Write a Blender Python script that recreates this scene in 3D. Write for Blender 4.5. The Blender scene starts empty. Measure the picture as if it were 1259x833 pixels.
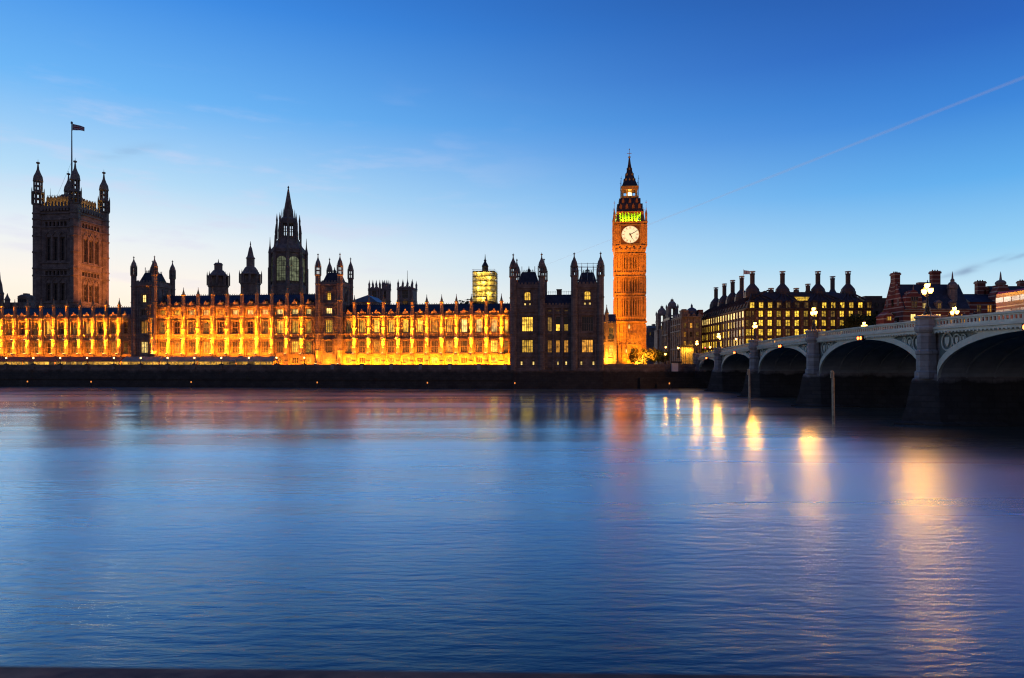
import bpy, math, random
from math import sin, cos, pi, radians, sqrt
from mathutils import Vector
R = random.Random(7)
S = bpy.context.scene
C = S.collection

# ------------------------------------------------------------------ camera, sky, sun, exposure
CAMZ, F, HY = 8.3, 839.0, 447.2            # eye height (m), focal length and horizon of the 1259 px photograph
cam = bpy.data.objects.new('camera', bpy.data.cameras.new('camera')); C.objects.link(cam)
cam.location = (0, 0, CAMZ); cam.rotation_euler = (pi/2, 0, 0)
cam.data.sensor_width = 36; cam.data.lens = 36*F/1259; cam.data.shift_y = (HY-416.5)/1259
cam.data.clip_start = 0.1; cam.data.clip_end = 120000
cam.data.dof.use_dof = True; cam.data.dof.focus_distance = 160; cam.data.dof.aperture_fstop = 3.5
S.camera = cam
S.view_settings.view_transform = 'Standard'; S.view_settings.look = 'None'
S.view_settings.exposure = 0.0; S.view_settings.gamma = 1
S.render.engine = 'CYCLES'
S.cycles.use_denoising = True; S.cycles.filter_width = 1.15
S.cycles.sample_clamp_indirect = 4; S.cycles.caustics_reflective = False; S.cycles.caustics_refractive = False
S.cycles.max_bounces = 6; S.cycles.diffuse_bounces = 3; S.cycles.glossy_bounces = 3; S.cycles.transparent_max_bounces = 8

def lin(r, g, b):
    f = lambda c: c/12.92 if c <= .04045 else ((c+.055)/1.055)**2.4
    return (f(r/255), f(g/255), f(b/255), 1)

W = bpy.data.worlds.new('World'); S.world = W; W.use_nodes = True
def build_sky():
    nt = W.node_tree; N = nt.nodes; L = nt.links; N.clear()
    def math_(op, a, b=None, clamp=False):
        n = N.new('ShaderNodeMath'); n.operation = op; n.use_clamp = clamp
        for k, x in enumerate((a, b)):
            if x is None: continue
            if isinstance(x, (int, float)): n.inputs[k].default_value = x
            else: L.new(x, n.inputs[k])
        return n.outputs[0]
    tc = N.new('ShaderNodeTexCoord'); sep = N.new('ShaderNodeSeparateXYZ'); L.new(tc.outputs['Generated'], sep.inputs[0])
    x, y, z = sep.outputs
    def ramp(fac, stops):
        r = N.new('ShaderNodeValToRGB'); r.color_ramp.interpolation = 'LINEAR'; L.new(fac, r.inputs[0])
        e = r.color_ramp.elements
        while len(e) > 1: e.remove(e[0])
        e[0].position = stops[0][0]; e[0].color = lin(*stops[0][1])
        for p, c in stops[1:]:
            k = e.new(p); k.color = lin(*c)
        return r.outputs[0]
    left = ramp(z, SKY_L); right = ramp(z, SKY_R); back = ramp(z, SKY_B)
    hyp = math_('SQRT', math_('ADD', math_('MULTIPLY', x, x), math_('MULTIPLY', y, y)))
    az = math_('DIVIDE', x, hyp)
    def mapr(v, a, b):
        m = N.new('ShaderNodeMapRange'); m.interpolation_type = 'SMOOTHSTEP'; L.new(v, m.inputs[0]); m.inputs[1].default_value = a; m.inputs[2].default_value = b
        return m.outputs[0]
    def mix(f, a, b):
        m = N.new('ShaderNodeMix'); m.data_type = 'RGBA'; L.new(f, m.inputs[0]) if not isinstance(f, float) else setattr(m.inputs[0], 'default_value', f)
        L.new(a, m.inputs[6]) if not isinstance(a, tuple) else setattr(m.inputs[6], 'default_value', a)
        L.new(b, m.inputs[7]) if not isinstance(b, tuple) else setattr(m.inputs[7], 'default_value', b)
        return m.outputs[2]
    c = mix(mapr(az, -.62, .68), left, right)
    # thin high cloud: faint streaks, elongated along the horizon
    mp = N.new('ShaderNodeMapping'); mp.inputs['Scale'].default_value = (3.0, 3.0, 15.0); mp.inputs['Rotation'].default_value = (0, .10, 0); L.new(tc.outputs['Generated'], mp.inputs[0])
    nz = N.new('ShaderNodeTexNoise'); nz.inputs['Scale'].default_value = 2.6; nz.inputs['Detail'].default_value = 5; nz.inputs['Roughness'].default_value = .55; L.new(mp.outputs[0], nz.inputs[0])
    cl = math_('MULTIPLY', mapr(nz.outputs[0], .50, .72), mapr(az, .15, -.45))
    cl = math_('MULTIPLY', cl, mapr(z, .05, .14)); cl = math_('MULTIPLY', cl, mapr(z, .40, .26)); cl = math_('MULTIPLY', cl, .38)
    c = mix(cl, c, lin(214, 214, 240))
    def puff(az0, z0, wa, wz, k):            # a small dusk cloud low in the sky
        e = math_('ADD', math_('POWER', math_('ABSOLUTE', math_('DIVIDE', math_('SUBTRACT', az, az0), wa)), 2), math_('POWER', math_('ABSOLUTE', math_('DIVIDE', math_('SUBTRACT', math_('SUBTRACT', z, z0), math_('MULTIPLY', math_('SUBTRACT', az, az0), .35)), wz)), 2))
        g = math_('POWER', 2.718, math_('MULTIPLY', e, -1)); n2 = math_('MULTIPLY', g, mapr(nz2.outputs[0], .30, .62)); return math_('MULTIPLY', n2, k)
    nz2 = N.new('ShaderNodeTexNoise'); nz2.inputs['Scale'].default_value = 26; nz2.inputs['Detail'].default_value = 4; mp2 = N.new('ShaderNodeMapping'); mp2.inputs['Scale'].default_value = (1, 1, 4); L.new(tc.outputs['Generated'], mp2.inputs[0]); L.new(mp2.outputs[0], nz2.inputs[0])
    for az0, z0, wa, wz, k in ((.554, .1125, .011, .0045, .5), (.537, .108, .010, .0025, .2), (.580, .1245, .009, .0024, .3), (.596, .1255, .010, .0025, .35), (-.49, .262, .03, .006, .16)):
        c = mix(puff(az0, z0, wa, wz, k), c, lin(92, 104, 150))
    c = mix(mapr(y, .12, -.35), c, back)
    bg = N.new('ShaderNodeBackground'); L.new(c, bg.inputs[0]); bg.inputs[1].default_value = 1.0
    sky = N.new('ShaderNodeTexSky'); sky.sky_type = 'NISHITA'; sky.sun_disc = False
    sky.sun_elevation = radians(1.0); sky.sun_rotation = radians(-28); sky.dust_density = 1.5
    bg2 = N.new('ShaderNodeBackground'); L.new(sky.outputs[0], bg2.inputs[0]); bg2.inputs[1].default_value = .004
    ad = N.new('ShaderNodeAddShader'); L.new(bg.outputs[0], ad.inputs[0]); L.new(bg2.outputs[0], ad.inputs[1])
    o = N.new('ShaderNodeOutputWorld'); L.new(ad.outputs[0], o.inputs[0])
SKY_L = [(0, (255, 226, 190)), (.05, (255, 236, 212)), (.10, (254, 245, 232)), (.16, (232, 241, 246)), (.23, (180, 220, 248)), (.33, (108, 182, 246)), (.44, (62, 142, 230)), (.50, (46, 120, 212)), (.75, (24, 74, 160)), (1, (18, 52, 122))]
SKY_R = [(0, (254, 240, 220)), (.04, (238, 240, 236)), (.08, (206, 232, 244)), (.14, (152, 210, 245)), (.22, (96, 174, 238)), (.30, (60, 134, 218)), (.38, (42, 102, 192)), (.46, (36, 84, 166)), (.75, (22, 60, 136)), (1, (18, 52, 122))]
SKY_B = [(0, (134, 118, 116)), (.08, (132, 122, 126)), (.25, (100, 110, 142)), (.6, (52, 84, 148)), (1, (18, 52, 122))]
build_sky()
sun = bpy.data.objects.new('sun', bpy.data.lights.new('sun', 'SUN')); C.objects.link(sun)
sun.data.energy = .6; sun.data.angle = radians(8); sun.data.color = (1, .78, .6)
sun.rotation_euler = (radians(-87), 0, radians(28))     # last glow from low behind the palace

# ------------------------------------------------------------------ helpers
TH = radians(6.5); CS, SN = cos(TH), sin(TH)
OX, OY = .1317*226, 226.0                 # north front corner of the palace
def PX(px, yb=0.0):                       # pixel column -> distance along the palace front at set-back yb
    k = (px-629.5)/F
    return (k*(OY+yb*CS)-OX-yb*SN)/(CS+k*SN)
def PW(x, yb): return (OX+x*CS+yb*SN, OY-x*SN+yb*CS)
def ZP(py, Y): return CAMZ+(HY-py)*Y/F
def PZ(py, px, yb=0.0): return ZP(py, PW(PX(px, yb), yb)[1])
def XW(px, Y): return (px-629.5)/F*Y
ORD = 'first second third fourth fifth sixth seventh eighth ninth tenth eleventh twelfth thirteenth fourteenth fifteenth sixteenth seventeenth eighteenth nineteenth twentieth'.split()

class MB:
    def __init__(s): s.v = []; s.f = []; s.m = []; s.mi = 0
    def face(s, pts):
        n = len(s.v); s.v += [tuple(p) for p in pts]; s.f.append(tuple(range(n, n+len(pts)))); s.m.append(s.mi)
    def box(s, x0, x1, y0, y1, z0, z1):
        n = len(s.v)
        s.v += [(x0,y0,z0),(x1,y0,z0),(x1,y1,z0),(x0,y1,z0),(x0,y0,z1),(x1,y0,z1),(x1,y1,z1),(x0,y1,z1)]
        for q in ((0,3,2,1),(4,5,6,7),(0,1,5,4),(1,2,6,5),(2,3,7,6),(3,0,4,7)):
            s.f.append(tuple(n+k for k in q)); s.m.append(s.mi)
    def frustum(s, cx, cy, prof, n=8, rot=None, sx=1, sy=1, cap=True):
        rot = pi/n if rot is None else rot
        b = len(s.v)
        for r, z in prof:
            for k in range(n):
                a = rot+2*pi*k/n; s.v.append((cx+r*sx*cos(a), cy+r*sy*sin(a), z))
        for j in range(len(prof)-1):
            for k in range(n):
                k2 = (k+1) % n
                s.f.append((b+j*n+k, b+j*n+k2, b+(j+1)*n+k2, b+(j+1)*n+k)); s.m.append(s.mi)
        if cap:
            s.f.append(tuple(b+k for k in reversed(range(n)))); s.m.append(s.mi)
            t = b+(len(prof)-1)*n; s.f.append(tuple(t+k for k in range(n))); s.m.append(s.mi)
    def pyr(s, x0, x1, y0, y1, z0, X0, X1, Y0, Y1, z1):
        a = [(x0,y0,z0),(x1,y0,z0),(x1,y1,z0),(x0,y1,z0)]; b = [(X0,Y0,z1),(X1,Y0,z1),(X1,Y1,z1),(X0,Y1,z1)]
        for k in range(4):
            j = (k+1) % 4; s.face([a[k], a[j], b[j], b[k]])
        s.face(b); s.face(a[::-1])
    def ext(s, pts, a, b, ax='y'):            # extrude an outline (u, z) between a and b along axis
        P = (lambda u, w, t: (u, t, w)) if ax == 'y' else (lambda u, w, t: (t, u, w)) if ax == 'x' else (lambda u, w, t: (u, w, t))
        s.face([P(u, w, a) for u, w in pts]); s.face([P(u, w, b) for u, w in reversed(pts)])
        for k in range(len(pts)):
            j = (k+1) % len(pts)
            s.face([P(*pts[k], a), P(*pts[k], b), P(*pts[j], b), P(*pts[j], a)])
    def tube(s, path, r, n=6):
        rs = r if isinstance(r, (list, tuple)) else [r]*len(path)
        path = [Vector(p) for p in path]; b = len(s.v)
        for i, p in enumerate(path):
            d = (path[min(i+1, len(path)-1)]-path[max(i-1, 0)]).normalized()
            u = d.cross(Vector((0, 0, 1)) if abs(d.z) < .9 else Vector((1, 0, 0))).normalized(); w = d.cross(u)
            for k in range(n):
                a = 2*pi*k/n; s.v.append(tuple(p+rs[i]*(cos(a)*u+sin(a)*w)))
        for i in range(len(path)-1):
            for k in range(n):
                k2 = (k+1) % n
                s.f.append((b+i*n+k, b+i*n+k2, b+(i+1)*n+k2, b+(i+1)*n+k)); s.m.append(s.mi)
        s.f.append(tuple(b+k for k in range(n))[::-1]); s.m.append(s.mi)
        t = b+(len(path)-1)*n; s.f.append(tuple(t+k for k in range(n))); s.m.append(s.mi)
    def mesh(s, name, mats):
        me = bpy.data.meshes.new(name); me.from_pydata(s.v, [], s.f)
        for m in (mats if isinstance(mats, (list, tuple)) else [mats]): me.materials.append(m)
        if any(s.m): me.polygons.foreach_set('material_index', s.m)
        me.update(); return me
    def build(s, name, mats, parent=None, loc=(0, 0, 0), rotz=0, smooth=False):
        me = s.mesh(name, mats)
        if smooth: me.polygons.foreach_set('use_smooth', [True]*len(me.polygons))
        return link(name, me, parent, loc, rotz)
def link(name, me, parent=None, loc=(0, 0, 0), rotz=0):
    o = bpy.data.objects.new(name, me); C.objects.link(o); o.parent = parent; o.location = loc; o.rotation_euler = (0, 0, rotz)
    return o
def tag(o, label=None, cat=None, group=None, kind=None):
    for k, v in (('label', label), ('category', cat), ('group', group), ('kind', kind)):
        if v: o[k] = v
    return o
def thing(name, label, cat, loc=(0, 0, 0), rotz=0, group=None):
    return tag(link(name, None, None, loc, rotz), label, cat, group)
def kids(o): return [c for c in bpy.data.objects if c.parent == o]
def lamp(kind, loc, energy, color, parent=None, target=None, **kw):
    d = bpy.data.lights.new('lamp_light', kind); d.energy = energy; d.color = color
    for k, v in kw.items(): setattr(d, k, v)
    o = link('lamp_light', d, parent, loc)
    if target is not None:
        o.rotation_mode = 'QUATERNION'; o.rotation_quaternion = (Vector(target)-Vector(loc)).to_track_quat('-Z', 'Y')
    return o

# ------------------------------------------------------------------ materials
def mat(name, col, rough=.8, metal=0, spec=.3, var=.25, vscale=.35, bump=0, bscale=3.0, courses=None, emit=None, strength=0, extra=None):
    m = bpy.data.materials.new(name); m.use_nodes = True; nt = m.node_tree; N = nt.nodes; L = nt.links
    p = N['Principled BSDF']; p.inputs['Roughness'].default_value = rough; p.inputs['Metallic'].default_value = metal; p.inputs['Specular IOR Level'].default_value = spec
    col = tuple(col)+(1,)
    p.inputs['Base Color'].default_value = col
    tc = N.new('ShaderNodeTexCoord')
    if var or courses:
        nz = N.new('ShaderNodeTexNoise'); nz.inputs['Scale'].default_value = vscale; nz.inputs['Detail'].default_value = 6; nz.inputs['Roughness'].default_value = .65
        L.new(tc.outputs['Object'], nz.inputs[0])
        r = N.new('ShaderNodeMapRange'); r.inputs[1].default_value = .3; r.inputs[2].default_value = .7; r.inputs[3].default_value = 1-var*1.4; r.inputs[4].default_value = 1+var
        L.new(nz.outputs[0], r.inputs[0])
        mx = N.new('ShaderNodeVectorMath'); mx.operation = 'SCALE'; mx.inputs[0].default_value = col[:3]; L.new(r.outputs[0], mx.inputs[3])
        out = mx.outputs[0]; h = nz.outputs[0]
        if courses:                                # blocks: course height, block length, joint darkness
            hh, ll, dk = courses
            sp = N.new('ShaderNodeSeparateXYZ'); L.new(tc.outputs['Object'], sp.inputs[0])
            ad = N.new('ShaderNodeMath'); ad.operation = 'ADD'; L.new(sp.outputs[0], ad.inputs[0]); L.new(sp.outputs[1], ad.inputs[1])
            cb = N.new('ShaderNodeCombineXYZ'); L.new(ad.outputs[0], cb.inputs[0]); L.new(sp.outputs[2], cb.inputs[1])
            bt = N.new('ShaderNodeTexBrick'); bt.inputs['Scale'].default_value = 1; bt.inputs['Row Height'].default_value = hh; bt.inputs['Brick Width'].default_value = ll
            bt.inputs['Mortar Size'].default_value = min(hh, ll)*.11; bt.inputs['Color1'].default_value = (1, 1, 1, 1); bt.inputs['Color2'].default_value = (.72, .72, .72, 1); bt.inputs['Mortar'].default_value = (dk, dk, dk, 1)
            L.new(cb.outputs[0], bt.inputs['Vector'])
            m2 = N.new('ShaderNodeVectorMath'); m2.operation = 'MULTIPLY'; L.new(out, m2.inputs[0]); L.new(bt.outputs[0], m2.inputs[1]); out = m2.outputs[0]
        L.new(out, p.inputs['Base Color'])
        if bump:
            n2 = N.new('ShaderNodeTexNoise'); n2.inputs['Scale'].default_value = bscale; n2.inputs['Detail'].default_value = 4; L.new(tc.outputs['Object'], n2.inputs[0])
            b = N.new('ShaderNodeBump'); b.inputs['Strength'].default_value = bump; b.inputs['Distance'].default_value = .2; L.new(n2.outputs[0], b.inputs['Height']); L.new(b.outputs[0], p.inputs['Normal'])
    if emit:
        p.inputs['Emission Color'].default_value = tuple(emit)+(1,); p.inputs['Emission Strength'].default_value = strength
    return m

def lit_glass(name, col, strength, lo=.25, scale=.9):      # a lit room seen through glass: uneven, with brighter lamps in it
    m = bpy.data.materials.new(name); m.use_nodes = True; nt = m.node_tree; N = nt.nodes; L = nt.links
    p = N['Principled BSDF']; p.inputs['Base Color'].default_value = (.03, .03, .03, 1); p.inputs['Roughness'].default_value = .15
    tc = N.new('ShaderNodeTexCoord'); oi = N.new('ShaderNodeObjectInfo')
    ad = N.new('ShaderNodeVectorMath'); ad.operation = 'ADD'; L.new(tc.outputs['Object'], ad.inputs[0])
    sc = N.new('ShaderNodeVectorMath'); sc.operation = 'SCALE'; sc.inputs[0].default_value = (37, 13, 91); L.new(oi.outputs['Random'], sc.inputs[3]); L.new(sc.outputs[0], ad.inputs[1])
    nz = N.new('ShaderNodeTexNoise'); nz.inputs['Scale'].default_value = scale; nz.inputs['Detail'].default_value = 3; L.new(ad.outputs[0], nz.inputs[0])
    r = N.new('ShaderNodeMapRange'); r.inputs[1].default_value = .35; r.inputs[2].default_value = .68; r.inputs[3].default_value = lo*strength; r.inputs[4].default_value = strength; L.new(nz.outputs[0], r.inputs[0])
    r2 = N.new('ShaderNodeMapRange'); r2.inputs[3].default_value = .28; r2.inputs[4].default_value = 1.25; L.new(oi.outputs['Random'], r2.inputs[0])
    mu = N.new('ShaderNodeMath'); mu.operation = 'MULTIPLY'; L.new(r.outputs[0], mu.inputs[0]); L.new(r2.outputs[0], mu.inputs[1])
    p.inputs['Emission Color'].default_value = tuple(col)+(1,); L.new(mu.outputs[0], p.inputs['Emission Strength'])
    return m

STONE = mat('honey_limestone', (.40, .29, .17), .85, var=.25, vscale=.5, bump=.15, bscale=2.5, courses=(.62, 1.1, .62))
STONE_FL = mat('floodlit_limestone', (.42, .245, .10), .85, var=.25, vscale=.5, bump=.2, bscale=2.5, courses=(.62, 1.1, .66))  # limestone copy for the clock tower, orange floodlight partly mixed into its colour
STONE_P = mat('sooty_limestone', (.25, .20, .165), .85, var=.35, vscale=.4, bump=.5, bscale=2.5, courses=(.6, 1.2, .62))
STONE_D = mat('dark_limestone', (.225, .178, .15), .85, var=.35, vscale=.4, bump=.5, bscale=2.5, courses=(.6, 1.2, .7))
GREY_ST = mat('grey_portland_stone', (.31, .235, .20), .85, var=.3, vscale=.3, bump=.4, courses=(.7, 1.4, .7))
SLATE = mat('slate', (.045, .05, .065), .6, var=.35, vscale=.6, bump=.2, courses=(.45, .7, .75))
IRON = mat('cast_iron', (.03, .03, .033), .5, metal=.4, var=.2)
IRONROOF = mat('iron_roof_tiles', (.06, .055, .06), .55, metal=.3, var=.3, courses=(.8, 1.1, .6))
GOLD = mat('gilding', (.55, .30, .06), .4, metal=.7, var=.2)
WALLM = mat('tide_wall', (.05, .043, .038), .8)
DARKG = mat('dark_glass', (.012, .013, .017), .12, spec=.5, var=0)
BRIGHT = lit_glass('lit_glass_yellow', (1, .56, .06), 2.0)
AMBER = lit_glass('lit_glass_amber', (1, .42, .05), 1.1, .2)
PALE = lit_glass('lit_glass_pale', (1, .68, .20), 2.3, .3)
DIM = lit_glass('lit_glass_dim', (.9, .5, .10), .30, .05)
GREENG = lit_glass('lit_glass_greenish', (.55, .62, .35), .30, .2, .5)
OFFICE = lit_glass('office_light', (1, .60, .055), 2.1, .18, 1.5)
FLOODM = mat('floodlight_body', (.04, .04, .04), .5, var=0)
LENS = mat('floodlight_lens', (.8, .7, .5), .3, var=0, emit=(1, .6, .2), strength=14)

def tide_material(name, top, low, zt, blur=.5, rough=.75, courses=(.8, 1.6)):
    m = mat(name, top, rough, var=.3, vscale=.25, bump=.6, bscale=1.6, courses=(courses[0], courses[1], .7)); nt = m.node_tree; N = nt.nodes; L = nt.links
    p = N['Principled BSDF']; src = p.inputs['Base Color'].links[0].from_socket
    tc = N.new('ShaderNodeTexCoord'); sp = N.new('ShaderNodeSeparateXYZ'); L.new(tc.outputs['Object'], sp.inputs[0])
    nz = N.new('ShaderNodeTexNoise'); nz.inputs['Scale'].default_value = .35; nz.inputs['Detail'].default_value = 5; L.new(tc.outputs['Object'], nz.inputs[0])
    a = N.new('ShaderNodeMath'); a.operation = 'MULTIPLY_ADD'; L.new(nz.outputs[0], a.inputs[0]); a.inputs[1].default_value = 2.2; L.new(sp.outputs[2], a.inputs[2])
    r = N.new('ShaderNodeMapRange'); r.inputs[1].default_value = zt+1.1-blur; r.inputs[2].default_value = zt+1.1+blur; L.new(a.outputs[0], r.inputs[0])
    mx = N.new('ShaderNodeMix'); mx.data_type = 'RGBA'; L.new(r.outputs[0], mx.inputs[0])
    dn = N.new('ShaderNodeVectorMath'); dn.operation = 'MULTIPLY'; L.new(src, dn.inputs[0]); dn.inputs[1].default_value = tuple(l/t for l, t in zip(low, top))
    L.new(dn.outputs[0], mx.inputs[6]); L.new(src, mx.inputs[7]); L.new(mx.outputs[2], p.inputs['Base Color'])
    return m
RIVERWALL = tide_material('river_wall_stone', (.25, .19, .155), (.06, .052, .04), 5.9)
PIERST = tide_material('pier_granite', (.40, .36, .325), (.075, .066, .056), 6.1, .35)

# ------------------------------------------------------------------ shared builders
def wall_open(mb, x0, x1, z0, z1, ops, y=0.0, rev=.5):
    """wall face at y between x0..x1, z0..z1 with rectangular openings (a,b,c,d) and their reveals"""
    xs = sorted({x0, x1, *[v for o in ops for v in o[:2]]}); zs = sorted({z0, z1, *[v for o in ops for v in o[2:]]})
    inside = lambda x, z: any(o[0] < x < o[1] and o[2] < z < o[3] for o in ops)
    for j in range(len(zs)-1):
        run = None
        for i in range(len(xs)-1):
            if inside((xs[i]+xs[i+1])/2, (zs[j]+zs[j+1])/2):
                if run is not None: mb.face([(run, y, zs[j]), (xs[i], y, zs[j]), (xs[i], y, zs[j+1]), (run, y, zs[j+1])]); run = None
            elif run is None: run = xs[i]
        if run is not None: mb.face([(run, y, zs[j]), (x1, y, zs[j]), (x1, y, zs[j+1]), (run, y, zs[j+1])])
    for a, b, c, d in ops:
        q = y+rev
        mb.face([(a, y, c), (a, y, d), (a, q, d), (a, q, c)]); mb.face([(b, y, d), (b, y, c), (b, q, c), (b, q, d)])
        mb.face([(a, y, d), (b, y, d), (b, q, d), (a, q, d)]); mb.face([(b, y, c), (a, y, c), (a, q, c), (b, q, c)])
def shell(mb, x0, x1, y0, y1, z0, z1, top=True):      # the three other sides and the top of a block
    mb.face([(x1, y0, z0), (x1, y1, z0), (x1, y1, z1), (x1, y0, z1)]); mb.face([(x0, y1, z0), (x0, y0, z0), (x0, y0, z1), (x0, y1, z1)])
    mb.face([(x1, y1, z0), (x0, y1, z0), (x0, y1, z1), (x1, y1, z1)])
    if top: mb.face([(x0, y0, z1), (x1, y0, z1), (x1, y1, z1), (x0, y1, z1)])
CACHE = {}
def window(parent, cx, z0, w, h, y, pane, fm=None, nm=2, nt=1, arch=0.0, face=0, name='window'):
    """a window with mullions in an opening; face 0 front, 1 right side (+x), -1 left side (-x)"""
    fm = fm or STONE
    key = ('f', round(w, 2), round(h, 2), nm, nt, arch, fm.name)
    if key not in CACHE:
        m = MB(); b = .12
        m.box(-w/2, -w/2+b, -.10, .14, 0, h); m.box(w/2-b, w/2, -.10, .14, 0, h)
        m.box(-w/2+b, w/2-b, -.16, .14, 0, .14); m.box(-w/2+b, w/2-b, -.10, .14, h-.12, h)
        t = max(.09, min(.16, w*.055))
        for k in range(1, nm+1):
            x = -w/2+w*k/(nm+1); m.box(x-t/2, x+t/2, -.06, .12, .14, h-.12)
        for k in range(1, nt+1):
            z = h*k/(nt+1)
            for q in range(nm+1):
                xa = -w/2+w*q/(nm+1)+(t/2 if q else b); xb = -w/2+w*(q+1)/(nm+1)-(t/2 if q < nm else b)
                m.box(xa, xb, -.04, .11, z-t/2, z+t/2)
        if arch:
            hh = arch; n = 6
            for s in (-1, 1):
                pts = [(s*w/2, h-.121), (s*w/2, h-hh)]
                for k in range(1, n+1):
                    a = k/n*pi/2; pts.append((s*w/2*cos(a)**.8 if k < n else 0, h-hh+hh*sin(a)*.94))
                pts = pts if s > 0 else pts[::-1]
                m.ext(pts, -.02, .08)
        CACHE[key] = m.mesh(name, fm)
    f = link(name, CACHE[key], parent, (cx, y, z0) if not face else (y, cx, z0), 0 if not face else pi/2*face)
    key = ('p', round(w, 2), round(h, 2), pane.name)
    if key not in CACHE:
        m = MB(); m.box(-w/2+.01, w/2-.01, .15, .20, .01, h-.01); CACHE[key] = m.mesh('pane', pane)
    link('pane', CACHE[key], f)
    return f
def crenels(mb, x0, x1, y0, y1, z0, z1, step=1.6, axis='x'):
    h = z0+(z1-z0)*.55
    mb.box(x0, x1, y0, y1, z0, h); n = max(1, round(((x1-x0) if axis == 'x' else (y1-y0))/step)); 
    for k in range(n):
        if axis == 'x':
            a = x0+(x1-x0)*(k+.2)/n; mb.box(a, a+(x1-x0)/n*.6, y0+.02, y1-.02, h, z1)
        else:
            a = y0+(y1-y0)*(k+.2)/n; mb.box(x0+.02, x1-.02, a, a+(y1-y0)/n*.6, h, z1)
def spirelet(mb, cx, cy, r, z0, z1, n=8):
    h = z1-z0
    mb.frustum(cx, cy, [(r*1.25, z0), (r*1.25, z0+h*.05), (r*.92, z0+h*.06), (r*.80, z0+h*.25), (r*.42, z0+h*.5), (r*.16, z0+h*.78), (r*.12, z0+h*.82), (r*.42, z0+h*.86), (r*.1, z0+h*.9), (.05, z1)], n)
def octurret(mb, cx, cy, r, z0, zs, zl, z1, lantern=True):
    """octagonal corner turret: banded shaft to zs, open lantern to zl, ogee cap to z1"""
    prof = [(r, z0)]; z = z0+6
    while z < zs-2:
        prof += [(r, z), (r*1.14, z+.08), (r*1.14, z+.45), (r, z+.55)]; z += 6
    prof += [(r, zs-.7), (r*1.25, zs-.3), (r*1.25, zs)]
    mb.frustum(cx, cy, prof)
    if lantern:
        for k in range(8):
            a = pi/8+2*pi*k/8; x, y = cx+r*.88*cos(a), cy+r*.88*sin(a); q = r*.13
            mb.box(x-q, x+q, y-q, y+q, zs, zl)
            if k % 2 == 0: mb.frustum(cx+r*1.16*cos(a), cy+r*1.16*sin(a), [(r*.10, zs), (r*.10, zs+(zl-zs)*.9), (.02, zl+(z1-zl)*.2)], 4)
        mb.frustum(cx, cy, [(r*1.02, zl-.25), (r*1.02, zl)])
        m_ = (zs+zl)/2; mb.frustum(cx, cy, [(r*.98, m_-.12), (r*.98, m_+.12)])
    h = z1-zl
    mb.frustum(cx, cy, [(r*1.1, zl), (r*1.12, zl+h*.06), (r*.98, zl+h*.10), (r*1.0, zl+h*.18), (r*.82, zl+h*.34), (r*.45, zl+h*.50), (r*.2, zl+h*.66), (r*.13, zl+h*.82), (r*.34, zl+h*.86), (r*.34, zl+h*.89), (r*.08, zl+h*.92), (.04, z1)])
NF = [0]
def floodlight(loc, rotz, target, energy, color, size, label, group, spot=None, spread=None):
    """a small floodlight fixture with its own lamp; target is in world coordinates"""
    key = 'flood'
    if key not in CACHE:
        m = MB(); m.box(-.35, .35, -.22, .22, 0, .22); m.box(-.05, .05, -.05, .05, -.25, 0); m.mi = 1; m.box(-.3, .3, -.18, .18, .221, .25); CACHE[key] = m.mesh('floodlight', [FLOODM, LENS])
    o = tag(link('floodlight', CACHE[key], None, loc, rotz), label, 'floodlight', group)
    p = (loc[0], loc[1], loc[2]+.35)
    if spot: lamp('SPOT', p, energy, color, None, target, spot_size=spot, spot_blend=.7, shadow_soft_size=size[0])
    else:
        l = lamp('AREA', p, energy, color, None, target, shape='RECTANGLE', size=size[0], size_y=size[1])
        if spread: l.data.spread = spread
    return o

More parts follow.
